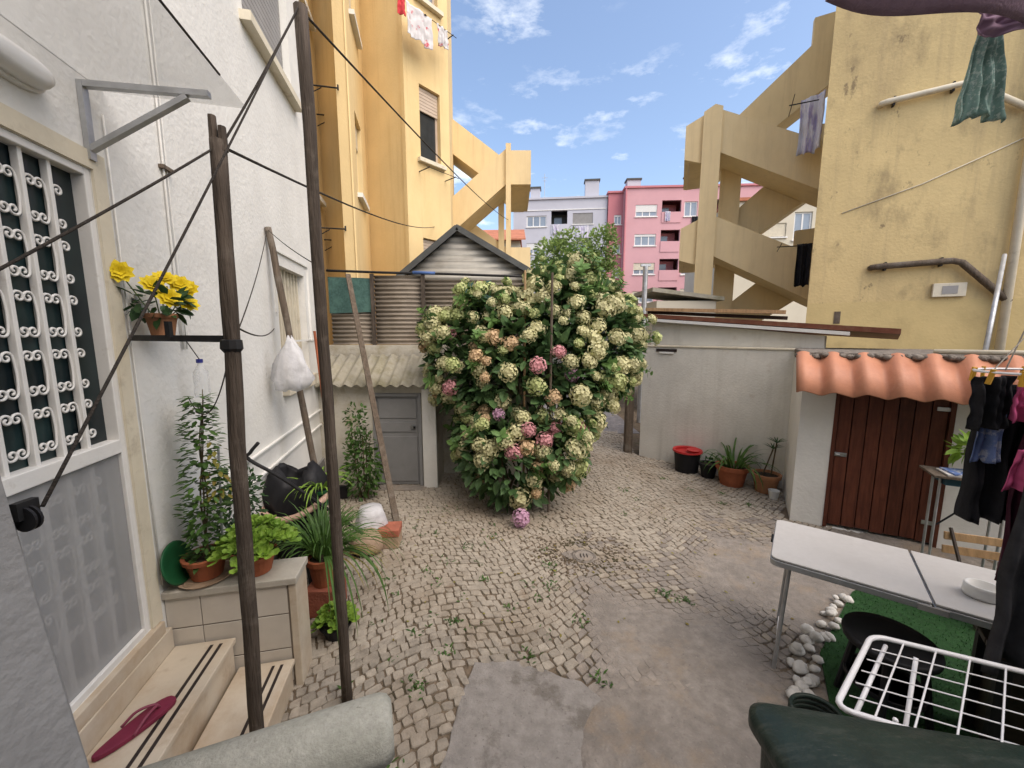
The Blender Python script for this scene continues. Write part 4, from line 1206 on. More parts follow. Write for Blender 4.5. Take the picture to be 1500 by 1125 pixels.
# gabled hut clad in pale corrugated sheet
gb = thing('gabled_hut', 'gabled hut clad in pale horizontal corrugated sheets with dark roof trim', 'hut', (-0.8, 7.6, 0))
m = MB(); n = 60
def gtop(z):
    if z < 3.2: return -1.95, 0.30
    t = (z - 3.2) / 0.76
    return -1.95 + (-1.0 + 1.95) * t, 0.30 + (-1.0 - 0.30) * t
zz = [2.2 + 1.74 * i / n for i in range(n + 1)]
for i, z in enumerate(zz):
    x0, x1 = gtop(z); y = 7.5 - 0.022 * math.cos(2 * math.pi * 15 * i / n)
    m.v += [(x0, y, z), (x1, y, z)]
for i in range(n): m.f.append((2 * i, 2 * i + 1, 2 * i + 3, 2 * i + 2))
m.build('gable', 'corrugated_pale', gb, smooth=True, solid=0.004)
m = MB(); m.extrude([(-1.95, 7.53, 0), (0.30, 7.53, 0), (0.30, 7.53, 3.2), (-1.0, 7.53, 3.93), (-1.95, 7.53, 3.2)], (0, 3.6, 0)); m.build('body', 'corrugated_old', gb)
for (a, b) in (((-2.1, 3.12), (-1.0, 4.0)), ((-1.0, 4.0), (0.45, 3.16))):
    m = MB(); m.extrude([(a[0], 7.36, a[1]), (b[0], 7.36, b[1]), (b[0], 7.36, b[1] + 0.05), (a[0], 7.36, a[1] + 0.05)], (0, 4.0, 0)); m.build('roof', 'dark_trim', gb)
    m = MB(); m.beam((a[0], 7.34, a[1] - 0.01), (b[0], 7.34, b[1] - 0.01), 0.03, 0.10); m.build('barge_board', 'dark_trim', gb)

# ------------------------------------------------------------------ plain wall with lean-to roof on the right
pw = thing('plain_yard_wall', 'plain off-white yard wall standing behind the flower pots', 'wall', (2.7, 5.3, 0))
m = MB(); RW.slab(m, 0, RW.len - 0.0, -0.03, 1.87, -0.35, 0.0); m.build('wall_body', 'plain_wall', pw)
m = MB(); RW.slab(m, 0.05, RW.len + 0.02, 1.872, 1.90, -0.33, 0.015); m.build('ledge', 'cream_paint', pw, bevel=0.006)
m = MB(); RW.poly(m, [(0.08, 1.902), (RW.len + 0.25, 1.902), (RW.len + 0.25, 2.06), (0.08, 2.30)], -0.30, -0.10); m.build('upper_wall', 'plain_wall', pw)
m = MB(); RW.slab(m, 0.22, 0.55, 1.80, 1.845, 0.001, 0.012); m.build('vent_slot', 'stripe', pw)
m = MB(); RW.slab(m, 0.28, 0.50, 1.77, 1.797, 0.001, 0.02); m.build('vent_lip', 'white_plaster', pw)
lr = thing('lean_to_roof', 'shallow brown sheet roof with white trim above the plain yard wall', 'roof', (4.0, 6.0, 2.2))
A_, B_ = Vector((2.12, 6.58, 2.36)), Vector((4.40, 4.44, 2.085))
dv = (B_ - A_); bk = Vector((0.69, 0.72, -0.06)).normalized()
m = MB(); m.extrude([A_, B_, B_ + bk * 1.3, A_ + bk * 2.6], (0, 0, 0.06)); m.build('sheet', 'brown_sheet', lr)
m = MB(); m.extrude([A_ + Vector((-0.012, -0.012, -0.055)), A_ + dv * 0.86 + Vector((-0.012, -0.012, -0.055)), A_ + dv * 0.86 + Vector((-0.012, -0.012, -0.012)), A_ + Vector((-0.012, -0.012, -0.012))], (0.04, 0.04, 0)); m.build('white_trim', 'white_paint', lr)
m = MB(); m.beam(A_ + Vector((0.15, 0.1, 0.13)), A_ + dv * 0.62 + Vector((0.35, 0.35, 0.20)), 0.12, 0.05); m.build('top_plank', 'wood_light', lr)
m = MB(); m.beam(A_ + Vector((0.2, 0.15, 0.085)), A_ + dv * 0.62 + Vector((0.45, 0.45, 0.12)), 0.10, 0.05); m.build('gap_shade_strip', 'wood_dark', lr)  # dark strip standing in for the shaded gap under the top plank
fp = MB(); fp.box((2.06, 6.72, 1.32), (0.13, 0.13, 2.66)); tag(fp.build('fence_post', 'wood_grey', loc=(2.06, 6.72, 0), bevel=0.015), 'thick grey wooden post at the end of the plain wall', 'post')
mp_ = MB(); mp_.tube([(3.0, 9.0, 0), (3.0, 9.0, 3.58)], 0.055, 10); mp_.box((3.0, 9.0, 3.6), (0.22, 0.06, 0.05)); tag(mp_.build('metal_post', 'galvanised', loc=(3, 9, 0)), 'grey metal post rising in front of the pink block', 'post')
oh = thing('cream_outbuilding', 'low cream outbuilding with flat roof under the right stair', 'outbuilding', (4.3, 10.2, 0))
m = MB(); m.box((4.4, 10.6, 1.45), (1.5, 1.2, 2.9)); m.build('wall', 'far_cream', oh)
m = MB(); m.extrude([(3.5, 9.9, 3.12), (5.3, 9.9, 2.90), (5.3, 9.9, 2.99), (3.5, 9.9, 3.22)], (0, 1.5, 0)); m.build('roof', 'fibre_cement', oh)
bw_ = MB(); bw_.box((1.6, 15.0, 1.6), (5.5, 0.3, 3.2)); tag(bw_.build('back_wall', 'grey_plaster', loc=(1.6, 15, 0)), 'grey wall closing the passage behind the hydrangea', 'wall')

# ------------------------------------------------------------------ wall with plank door and tile awning
ds = thing('plank_door_shed', 'white walled shed with a brown plank door and orange tile awning', 'shed', (3.6, 3.9, 0))
DD = (0.27, 1.155, 0.0, 1.62)
m = MB(); DW.holed(m, -0.02, 3.2, -0.03, 1.80, [DD], 0.14)
m.extrude([DW.pt(-0.02, -0.03, -0.142), DW.pt(3.2, -0.03, -0.142), DW.pt(3.2, -0.03, -1.6), DW.pt(-0.02, -0.03, -1.6)], (0, 0, 1.83))
m.build('wall', 'white_plaster', ds)
m = MB(); DW.slab(m, -0.03, 3.2, 1.832, 1.90, -1.5, 0.05); m.build('coping', 'mortar', ds, bevel=0.015)
# door of separate planks
x = DD[0] + 0.02
m = MB(); DW.slab(m, DD[0], DD[0] + 0.035, 0.0, 1.60, -0.08, 0.006); DW.slab(m, DD[1] - 0.035, DD[1], 0.0, 1.60, -0.08, 0.006); DW.slab(m, DD[0] + 0.035, DD[1] - 0.035, 1.545, 1.60, -0.08, 0.004)
pd_ = m.build('door', 'wood_door', ds)
np_ = 7
wv = (DD[1] - DD[0] - 0.076) / np_
for k in range(np_):
    a = DD[0] + 0.038 + k * wv
    m = MB(); DW.slab(m, a + 0.004, a + wv - 0.004, 0.03 + 0.006 * (k % 3), 1.54, -0.05, -0.022 + 0.002 * (k % 2)); m.build('plank', 'wood_door', pd_, bevel=0.004)
m = MB(); DW.slab(m, DD[0] + 0.03, DD[1] - 0.03, 0.03, 1.54, -0.075, -0.055); m.build('backing', 'stripe', pd_)
for (a, b, z) in ((1.03, 1.14, 1.36), (1.03, 1.13, 0.22), (0.30, 0.41, 0.80)):
    m = MB(); DW.slab(m, a, b, z, z + 0.04, -0.018, -0.008); m.build('hinge' if a > 0.5 else 'latch', 'metal', pd_, bevel=0.003)
m = MB(); m.tube([DW.pt(0.315, 0.83, -0.006), DW.pt(0.315, 0.83, 0.03), DW.pt(0.345, 0.83, 0.035)], 0.008, 6); m.build('latch_knob', 'metal', pd_)
# wavy tile awning
a, b = DW.pt(-0.10, 1.875, 0.02), DW.pt(3.1, 1.875, 0.02)
c, d = DW.pt(3.1, 1.49, 0.34), DW.pt(-0.10, 1.49, 0.34)
def tile_profile(t):       # rounded roll then flatter pan
    ph_ = t % 1.0
    return 0.030 * (math.sin(2 * math.pi * ph_) + 0.22 * math.sin(4 * math.pi * ph_))
m = MB(); NW = 13; n = NW * 12
nr = (b - a).cross(d - a).normalized()
if nr.z < 0: nr = -nr
for j, (P_, Q_) in enumerate(((a, b), (a + (d - a) * 0.5 + nr * 0.004, b + (c - b) * 0.5 + nr * 0.004), (d, c))):
    for i in range(n + 1):
        t = i / n
        m.v.append(tuple(P_ + (Q_ - P_) * t + nr * (tile_profile(t * NW) + 0.01)))
for j in range(2):
    for i in range(n):
        o = j * (n + 1) + i
        m.f.append((o, o + 1, o + n + 2, o + n + 1))
aw = m.build('tile_awning', 'orange_tile', ds, smooth=True, solid=0.012)
# lumps of mortar along the top edge
m = MB(); rg = random.Random(4)
for k in range(46):
    p = DW.pt(-0.08 + k * 0.07, 1.862 + rg.uniform(-0.012, 0.012), 0.045 + rg.uniform(-0.01, 0.015))
    m.lathe([(0.0, -0.03), (0.035, -0.015), (0.04, 0.01), (0.02, 0.028), (0.0, 0.03)], (p.x, p.y, p.z), 7, 1.2, 0.8, DW.rz)
m.build('mortar_bed', 'mortar', ds, smooth=True)
m = MB(); m.tube([DW.pt(0.95, 1.925, 0.0), DW.pt(3.0, 1.925, 0.02)], 0.022, 8)
tag(m.build('white_pole', 'cream_paint', loc=DW.pt(1.9, 1.9, 0), smooth=True), 'long cream pole lying along the top of the plank door shed', 'pole')

# ------------------------------------------------------------------ clothesline poles and ropes
def pole(name, label, pts, r0, r1, matn='wood_post', seed=0, flat=None, n=9):
    rg = random.Random(seed)
    a, b = Vector(pts[0]), Vector(pts[1])
    k = 14
    P = []; rs_ = []
    for i in range(k + 1):
        t = i / k
        P.append(a + (b - a) * t + Vector((rg.uniform(-1, 1), rg.uniform(-1, 1), 0)) * 0.004)
        rs_.append((r0 + (r1 - r0) * t) * rg.uniform(0.95, 1.05))
    m = MB()
    if flat:
        m.beam(a, b, flat[0], flat[1])
    else:
        m.tube(P, rs_, n)
    o = m.build(name, matn, loc=a, smooth=not flat)
    return tag(o, label, 'pole')
T1 = (-0.955, 1.97, 3.565)
tall = pole('wooden_pole', 'tallest dark clothesline pole, rising past the top of the view', [(-0.94, 1.97, 0), T1], 0.028, 0.029, seed=1)
shortp = thing('wooden_pole', 'dark clothesline pole with a split top and iron arm beside the steps', 'pole', (-1.19, 1.58, 0))
rg = random.Random(3)
m = MB(); P = []; rr = []
for i in range(15):
    t = i / 14
    P.append(Vector((-1.19, 1.58, 0)).lerp(Vector((-1.14, 1.62, 2.84)), t) + Vector((rg.uniform(-1, 1), rg.uniform(-1, 1), 0)) * 0.004); rr.append((0.031 - 0.002 * t) * rg.uniform(0.95, 1.06))
m.tube(P, rr, 9); m.build('shaft', 'wood_post', shortp, smooth=True)
for dx, h in ((-0.017, 2.93), (0.018, 2.89)):
    m = MB(); m.tube([(-1.14 + dx, 1.62, 2.80), (-1.14 + dx, 1.62, h)], [0.017, 0.014], 7); m.build('split_end', 'wood_post', shortp)
ZA = 2.075
wp = LW.pt(1.97, ZA, 0.02)
m = MB(); m.beam((-1.13, 1.60, ZA), wp, 0.012, 0.028); m.box((-1.52, 1.74, ZA + 0.04), (0.02, 0.02, 0.07)); m.build('iron_arm', 'iron_black', shortp)
m = MB(); m.lathe([(0.0, -0.06), (0.02, -0.05), (0.043, -0.02), (0.041, 0.015), (0.0, 0.03)], (-1.155, 1.61, ZA - 0.02), 10, 1.0, 0.8); m.build('iron_clamp', 'iron_black', shortp)
pole('wooden_pole', 'slim dark pole leaning against the white wall by the barred window', [(-1.86, 3.72, 0), (-2.27, 3.78, 3.07)], 0.030, 0.030, 'wood_grey', seed=5)
pole('wooden_plank', 'narrow grey wooden plank leaning on the corrugated fence', [(-1.26, 4.03, 0.02), (-2.33, 5.68, 2.92)], 0, 0, 'wood_grey', flat=(0.065, 0.03))

def rope(label, a, b, r=0.006, sag=0.0, matn='rope', n=24):
    a, b = Vector(a), Vector(b)
    P = []
    for i in range(n + 1):
        t = i / n
        P.append(a.lerp(b, t) - Vector((0, 0, sag * 4 * t * (1 - t))))
    m = MB(); m.tube(P, r, 6)
    return tag(m.build('rope', matn, loc=a, smooth=True), label, 'rope')
rope('dark rope from the tallest pole down to the black pulley', (-0.955, 1.94, 3.54), (-0.79, 0.622, 1.81), 0.0032, 0.01)
rope('dark rope from the split pole up to the tallest pole', (-1.13, 1.62, 2.82), (-0.965, 1.94, 3.52), 0.0045, 0.01)
rope('dark rope from the split pole across the grille door', (-1.15, 1.60, 2.80), (-1.30, 0.70, 2.02), 0.0042, 0.01)
rope('dark cable from the tallest pole to the left concrete stair', (-0.94, 2.0, 3.54), (-0.10, 11.29, 5.2), 0.006, 0.10)
rope('thin cable from the split pole to the yellow apartment house', (-1.13, 1.63, 2.82), (-1.66, 8.70, 4.35), 0.006, 0.12)
rope('thin pale cord from the leaning pole to the tallest pole', (-2.27, 3.78, 3.05), (-0.95, 2.01, 2.42), 0.003, 0.02, 'rope')
rope('thin cord dropping from the leaning pole to the iron arm', (-2.27, 3.76, 3.04), (-1.16, 1.65, 2.09), 0.003, 0.05, 'rope')
rope('short dark wire from the split pole to the white wall', (-1.13, 1.62, 2.12), tuple(LW.pt(3.9, 2.14, 0.0)), 0.004, 0.05, 'rope')
rope('drooping wire under the iron arm', (-1.17, 1.60, 1.98), tuple(LW.pt(2.36, 1.72, 0.03)), 0.003, 0.16, 'rope')

# ------------------------------------------------------------------ pots and plants on the left
def pot(parent, c, r, h, matn, lip=0.02, soil=True, n=22):
    m = MB()
    m.lathe([(0.0, 0.0), (r * 0.70, 0.0), (r * 0.93, h * 0.80), (r * 0.95, h * 0.8), (r + lip * 0.3, h * 0.80), (r + lip * 0.5, h), (r * 0.90, h), (r * 0.86, h * 0.86), (0, h * 0.86)], c, n)
    p = m.build('pot', matn, parent, smooth=False, bevel=0.002)
    if soil:
        m = MB(); m.lathe([(0.0, h * 0.885), (r * 0.5, h * 0.90), (r * 0.86, h * 0.875)], c, n); m.build('soil', 'soil', p)
    return p
def base_off(s, off, z): return tuple(LW.pt(s, z, off))

# yellow flowers on the wall
c = Vector(LW.pt(2.05, ZA + 0.012, 0.115))
t = thing('yellow_flower_pot', 'small brown pot of yellow flowers high on the white wall', 'potted plant', tuple(c))
pot(t, tuple(c), 0.068, 0.11, 'terracotta_pale')
m = MB(); leaf_cloud(m, c + Vector((0, 0, 0.16)), (0.10, 0.13, 0.07), 70, 0.07); m.build('foliage', 'leaf_dark', t)
fl = [(-0.06, -0.13, 0.30), (0.0, -0.03, 0.25), (0.02, 0.11, 0.27), (0.06, 0.10, 0.17), (0.05, 0.0, 0.19), (0.01, 0.17, 0.25), (0.0, 0.04, 0.29)]
for k, (dx, dy, dz) in enumerate(fl):
    m = MB(); q = c + Vector((dx, dy, dz)); ax = (Vector((0.5, -0.5, 0.45)) + rdir() * 0.3).normalized()
    for ring, (nn, ln, tilt) in enumerate(((9, 0.058, 0.30), (7, 0.046, 0.7), (5, 0.032, 1.2))):
        s_ = ax.cross(Vector((0, 0, 1))).normalized(); u_ = s_.cross(ax)
        for i in range(nn):
            a = 6.283 * i / nn + ring
            leaf(m, q, s_ * math.cos(a) + u_ * math.sin(a) + ax * tilt, ax, ln, ln * 0.75, 0.2, 0.15)
    f = m.build('flower', 'petal_yellow', t)
    m = MB(); m.tube([c + Vector((dx * 0.2, dy * 0.2, 0.09)), q], 0.003, 5); m.build('stalk', 'stem_green', f)

# hanging bottle
c = LW.pt(2.34, 1.72, 0.12)
t = thing('plastic_bottle', 'clear plastic bottle with blue cap hanging on the white wall', 'bottle', tuple(c))
m = MB(); m.lathe([(0.0, 0.0), (0.036, 0.0), (0.040, 0.02), (0.038, 0.08), (0.040, 0.12), (0.036, 0.15), (0.014, 0.185), (0.013, 0.205)], tuple(c), 16); m.build('bottle_body', 'clear_plastic', t, smooth=True)
m = MB(); m.lathe([(0.0, 0.203), (0.017, 0.203), (0.017, 0.225), (0.0, 0.226)], tuple(c), 12); m.build('cap', 'blue_plastic', t)
m = MB(); m.tube([c + Vector((0, 0, 0.225)), LW.pt(2.3, 2.06, 0.08)], 0.003, 5); m.build('string', 'rope', t)

# tall climbing plant in a terracotta pot on the planter
c = Vector(LW.pt(2.10, 0.702, 0.17))
t = thing('climbing_plant', 'tall slender climbing plant in a terracotta pot on the tiled planter', 'potted plant', tuple(c))
pot(t, (c.x, c.y, c.z + 0.012), 0.105, 0.13, 'terracotta')
m = MB(); m.lathe([(0.0, 0.0), (0.12, 0.0), (0.14, 0.018), (0.13, 0.018), (0.115, 0.008), (0, 0.008)], tuple(c), 22); m.build('saucer', 'stone_tan', t)
for k in range(3):
    st_ = smooth_curve([c + Vector((0.02 * k - 0.02, 0.0, 0.1)), c + Vector((0.02 - 0.02 * k, 0.03, 0.45)), c + Vector((-0.02 + 0.01 * k, 0.06, 0.75)), c + Vector((0.0, 0.10, 1.02 + 0.03 * k))], 6)
    m = MB(); m.tube(st_, [0.006 - 0.004 * i / len(st_) for i in range(len(st_))], 5); m.build('stem', 'stem', t)
m = MB(); rg = random.Random(8)
for _ in range(760):
    h = rg.uniform(0.12, 1.05)
    w_ = 0.08 * (1 - abs(h - 0.5) * 0.9) + 0.015
    a = rg.uniform(0, 6.28)
    q = c + Vector((w_ * math.cos(a) * rg.uniform(0.2, 1.2), w_ * math.sin(a) * rg.uniform(0.2, 1.3) + 0.06 * h, h))
    leaf(m, q, (math.cos(a), math.sin(a), rg.uniform(-0.5, 0.5)), (0, 0, 1), rg.uniform(0.035, 0.06), rg.uniform(0.018, 0.03))
m.build('foliage', 'leaf_mid', t)
m = MB()
for _ in range(40):
    h = rg.uniform(0.45, 0.85); a = rg.uniform(0, 6.28)
    leaf(m, c + Vector((0.07 * math.cos(a) + 0.05, 0.05 * math.sin(a) + 0.07, h)), (math.cos(a), math.sin(a), -0.4), (0, 0, 1), 0.05, 0.022)
m.build('dry_leaves', 'leaf_yellow', t)
m = MB(); m.tube([c + Vector((0.06, 0.05, 0.1)), c + Vector((0.065, 0.09, 0.75))], 0.006, 6); m.build('cane', 'galvanised', t)

# green dish leaning on the wall
c = Vector(LW.pt(2.06, 0.705, 0.03))
m = MB()
ax = (LW.n * 0.97 + Vector((0, 0, 0.25)) - LW.u * 0.05).normalized()
s_ = ax.cross(Vector((0, 0, 1))).normalized(); u_ = s_.cross(ax)
cc = c + Vector((0, 0, 0.118)); rings = []
for (r, o) in ((0.001, 0.0), (0.07, 0.0), (0.115, 0.02), (0.122, 0.024), (0.114, 0.03), (0.07, 0.008), (0.001, 0.008)):
    rings.append([cc + ax * o + (s_ * math.cos(6.283 * k / 28) + u_ * math.sin(6.283 * k / 28)) * r for k in range(28)])
loft(m, rings)
tag(m.build('green_dish', 'green_plastic', loc=c, smooth=True), 'round green plastic dish leaning on the wall behind the climbing plant', 'dish')

# bright succulents in a terracotta pot on the planter
def rosette(mb, q, r, n=16, ax=(0, 0, 1)):
    ax = Vector(ax).normalized()
    s_ = ax.cross(Vector((0.3, 1, 0.1))).normalized(); u_ = s_.cross(ax)
    for i in range(n):
        t = i / n
        a = i * 2.4
        l = r * (1 - 0.55 * t)
        d = (s_ * math.cos(a) + u_ * math.sin(a)) + ax * (0.15 + 1.4 * t)
        d.normalize()
        p = q + d * l * 0.1
        sd_ = d.cross(ax).normalized()
        up = sd_.cross(d)
        pts = [p, p + d * l * 0.5 + sd_ * l * 0.24, p + d * l * 0.85 + sd_ * l * 0.26 + up * l * 0.1, p + d * l + up * l * 0.12, p + d * l * 0.85 - sd_ * l * 0.26 + up * l * 0.1, p + d * l * 0.5 - sd_ * l * 0.24, p + d * l * 0.6 - up * l * 0.06]
        mb.add(pts, [(0, 1, 6), (1, 2, 6), (2, 3, 6), (3, 4, 6), (4, 5, 6), (5, 0, 6)])
def succulent(name, label, c, r, h, spread, nros, rr, potm, dome=0.12):
    t = thing(name, label, 'potted plant', tuple(c))
    pot(t, tuple(c), r, h, potm)
    for k in range(nros):
        a = k * 2.4; q = spread * math.sqrt((k + 0.5) / nros)
        p = Vector(c) + Vector((q * math.cos(a), q * math.sin(a), h + dome * (1 - (q / spread) ** 2) + random.uniform(0, 0.04)))
        m = MB(); rosette(m, p, rr * random.uniform(0.8, 1.15), 15, (math.cos(a) * q / spread * 0.8, math.sin(a) * q / spread * 0.8, 1)); ro = m.build('rosette', 'leaf_bright', t)
        m = MB(); m.tube([Vector(c) + Vector((q * 0.3 * math.cos(a), q * 0.3 * math.sin(a), h * 0.85)), p], 0.005, 5); m.build('stalk', 'stem_green', ro)
succulent('succulent_plant', 'bright green succulents in a terracotta pot on the planter behind the split pole', LW.pt(2.10, 0.702, 0.43), 0.10, 0.12, 0.19, 26, 0.075, 'terracotta', 0.14)
succulent('succulent_plant', 'low bright green succulent in a dark pot at the foot of the planter', (-1.23, 2.48, 0.0), 0.10, 0.10, 0.11, 14, 0.065, 'black_plastic', 0.08)
# dark bushy plant against the wall
c = Vector(LW.pt(2.42, 0.0, 0.20))
t = thing('bushy_plant', 'dark bushy small-leaved plant against the white wall behind the planter', 'potted plant', tuple(c))
pot(t, tuple(c), 0.15, 0.72, 'terracotta')
m = MB(); leaf_cloud(m, c + Vector((0, 0.03, 0.98)), (0.14, 0.15, 0.28), 620, 0.04, 0.2); m.build('foliage', 'leaf_dark', t)
m = MB(); m.tube([c + Vector((0, 0, 0.6)), c + Vector((0.01, 0.03, 1.1))], 0.007, 6); m.build('stem', 'stem', t)
# strappy plant in terracotta pot
c = Vector((-1.42, 2.74, 0.22))
t = thing('strap_leaf_plant', 'grassy strap-leaved plant in a tall terracotta pot beside the planter', 'potted plant', (c.x, c.y, 0))
m = MB(); m.box((c.x, c.y, 0.11), (0.22, 0.22, 0.215)); m.build('plinth_block', 'brick_red', t, bevel=0.006)
pot(t, tuple(c), 0.115, 0.22, 'terracotta')
m = MB(); rg = random.Random(12)
for _ in range(110):
    a = rg.uniform(0, 6.28)
    strap(m, c + Vector((0.05 * math.cos(a), 0.05 * math.sin(a), 0.19)), (math.cos(a) * rg.uniform(0.1, 0.6), math.sin(a) * rg.uniform(0.1, 0.6), 1), rg.uniform(0.28, 0.52), rg.uniform(0.009, 0.018), rg.uniform(2, 6))
m.build('foliage', 'leaf_mid', t)
m = MB()
for _ in range(26):
    a = rg.uniform(-1.3, 0.9)
    strap(m, c + Vector((0.04 * math.cos(a), 0.04 * math.sin(a), 0.2)), (math.cos(a) * 0.9, math.sin(a) * 0.9, 0.9), rg.uniform(0.55, 0.85), rg.uniform(0.011, 0.018), rg.uniform(3.2, 4.6), 9)
m.build('arching_leaves', 'leaf_mid', t)
m = MB()
for _ in range(9):
    a = rg.uniform(-1.3, 0.6)
    strap(m, c + Vector((0.04, 0, 0.19)), (math.cos(a), math.sin(a), 0.6), rg.uniform(0.45, 0.65), 0.012, 4.2, 8)
m.build('dry_leaves', 'leaf_yellow', t)
# grassy clump behind succulents
c = Vector((-1.55, 2.95, 0.0))
t = thing('grassy_plant', 'spiky grass-like plant in a dark pot between the planter and the black tub', 'potted plant', tuple(c))
pot(t, tuple(c), 0.13, 0.40, 'black_plastic')
m = MB()
for _ in range(130):
    a = rg.uniform(0, 6.28)
    strap(m, c + Vector((0.06 * math.cos(a), 0.06 * math.sin(a), 0.35)), (math.cos(a) * rg.uniform(0.2, 0.9), math.sin(a) * rg.uniform(0.2, 0.9), 1), rg.uniform(0.3, 0.5), rg.uniform(0.012, 0.022), rg.uniform(2, 5))
m.build('foliage', 'leaf_mid', t)

# black tub with a spider plant and pale hose rim
c = Vector((-1.98, 3.42, 0.0))
t = thing('black_tub', 'big floppy black tub with a pale tube round it against the white wall', 'tub', tuple(c))
m = MB(); n = 28; rings = []
for (r, z) in ((0.18, 0.0), (0.21, 0.2), (0.24, 0.45), (0.25, 0.65), (0.22, 0.80), (0.15, 0.88), (0.13, 0.84), (0.15, 0.7)):
    rings.append([c + Vector((r * (1 + 0.07 * math.sin(3 * a + z * 5) + 0.35 * noise.noise(Vector((2.2 * math.cos(a), 2.2 * math.sin(a), z * 4)))) * math.cos(a), r * (0.85 + 0.3 * noise.noise(Vector((3 * math.cos(a), 3 * math.sin(a), z * 4 + 5)))) * math.sin(a), z + 0.05 * math.sin(2 * a + 1) + 0.05 * noise.noise(Vector((2 * math.cos(a), 2 * math.sin(a), 9.0))))) for a in [6.283 * k / n for k in range(n)]])
loft(m, rings); m.build('tub_body', 'black_plastic', t, smooth=True)
P = [c + Vector((0.30 * math.cos(a), 0.27 * math.sin(a), 0.60 + 0.04 * math.cos(a * 2) + 0.05 * math.sin(a))) for a in [R(-175 + 12 * k) for k in range(16)]]
m = MB(); m.tube(smooth_curve(P, 3), 0.028, 9); m.build('pale_tube', 'beige_tube', t, smooth=True)
c2 = c + Vector((0.22, 0.0, 0.62))
t = thing('spider_plant', 'pale green spider plant spilling in front of the black tub', 'plant', tuple(c2))
m = MB()
for _ in range(70):
    a = rg.uniform(0, 6.28)
    strap(m, c2 + Vector((0.03 * math.cos(a), 0.03 * math.sin(a), 0.05)), (math.cos(a) * rg.uniform(0.3, 1), math.sin(a) * rg.uniform(0.3, 1), 0.9), rg.uniform(0.2, 0.4), rg.uniform(0.012, 0.02), rg.uniform(3, 7))
m.build('foliage', 'leaf_bright', t)
pot(t, (c2.x, c2.y, c2.z - 0.1), 0.08, 0.16, 'green_plastic')
# black cane
P = smooth_curve([(-2.0, 2.98, 1.24), (-2.07, 2.98, 1.16), (-2.08, 2.98, 1.10), (-1.85, 3.1, 0.86), (-1.30, 3.55, 0.06)], 5)
m = MB(); m.tube(P, 0.014, 7); tag(m.build('walking_cane', 'iron_black', loc=(-1.3, 3.55, 0), smooth=True), 'black cane with bent handle leaning over the black tub', 'cane')
# white sack, stone and bricks
m = MB(); n = 18; rings = []
c = Vector((-1.42, 3.72, 0))
for (r, z) in ((0.12, 0.0), (0.16, 0.08), (0.15, 0.2), (0.13, 0.30), (0.11, 0.36), (0.04, 0.37)):
    rings.append([c + Vector((r * (1 + 0.12 * math.sin(4 * a + z * 9)) * math.cos(a), r * (1 + 0.1 * math.cos(3 * a)) * math.sin(a), z)) for a in [6.283 * k / n for k in range(n)]])
loft(m, rings); tag(m.build('white_sack', 'bag_white', loc=c, smooth=True), 'white plastic sack on the ground behind the tallest pole', 'sack')
def boulder(c, r, seed, matn, name, label, cat, sq=(1, 1, 0.7), group=None, lod=10):
    m = MB(); n = lod
    for j in range(1, 6):
        ph = math.pi * j / 6
        for k in range(n):
            a = 6.283 * k / n
            d = Vector((math.sin(ph) * math.cos(a), math.sin(ph) * math.sin(a), math.cos(ph)))
            rr_ = r * (1 + 0.28 * noise.noise(d * 1.6 + Vector((seed, 0, 0))))
            m.v.append((c[0] + d.x * rr_ * sq[0], c[1] + d.y * rr_ * sq[1], c[2] + r * sq[2] * 0.92 + d.z * rr_ * sq[2]))
    for j in range(4):
        for k in range(n): m.f.append((j * n + k, j * n + (k + 1) % n, (j + 1) * n + (k + 1) % n, (j + 1) * n + k))
    m.f.append(tuple(range(n))[::-1]); m.f.append(tuple(4 * n + k for k in range(n)))
    o = m.build(name, matn, loc=c, smooth=True)
    return tag(o, label, cat, group)
boulder((-1.40, 3.50, 0.0), 0.16, 3, 'stone_tan', 'field_stone', 'rounded tan stone beside the red brick on the ground', 'stone', (1.1, 0.8, 0.75))
for k, (x, y, z, rz, lb) in enumerate(((-1.22, 3.66, 0.155, 0.1, 'red brick lying on top of the brown block by the tan stone'),)):
    m = MB(); m.box((x, y, z), (0.21, 0.20, 0.07), rz); tag(m.build('brick', 'brick_red', loc=(x, y, z), bevel=0.006), lb, 'brick')
m = MB(); m.box((-1.22, 3.66, 0.06), (0.20, 0.19, 0.118), 0.1); tag(m.build('brown_block', 'stone_tan', loc=(-1.22, 3.66, 0), bevel=0.008), 'brown block under the red brick on the cobbles', 'block')

# white carrier bag hung on the leaning pole
c = Vector((-2.02, 3.55, 1.60))
m = MB(); n = 20; rings = []
for (r, z) in ((0.06, -0.02), (0.14, 0.0), (0.17, 0.08), (0.15, 0.2), (0.10, 0.32), (0.05, 0.40), (0.02, 0.46)):
    rings.append([c + Vector((r * (1 + 0.16 * math.sin(4 * a + z * 14) + 0.3 * noise.noise(Vector((math.cos(a) * 2, math.sin(a) * 2, z * 9)))) * math.cos(a), 0.5 * r * (1 + 0.25 * math.cos(5 * a + z * 9)) * math.sin(a), z + 0.02 * math.sin(3 * a))) for a in [6.283 * k / n for k in range(n)]])
loft(m, rings); tag(m.build('carrier_bag', 'bag_white', loc=c, smooth=True), 'white plastic carrier bag hanging by the leaning pole', 'bag')
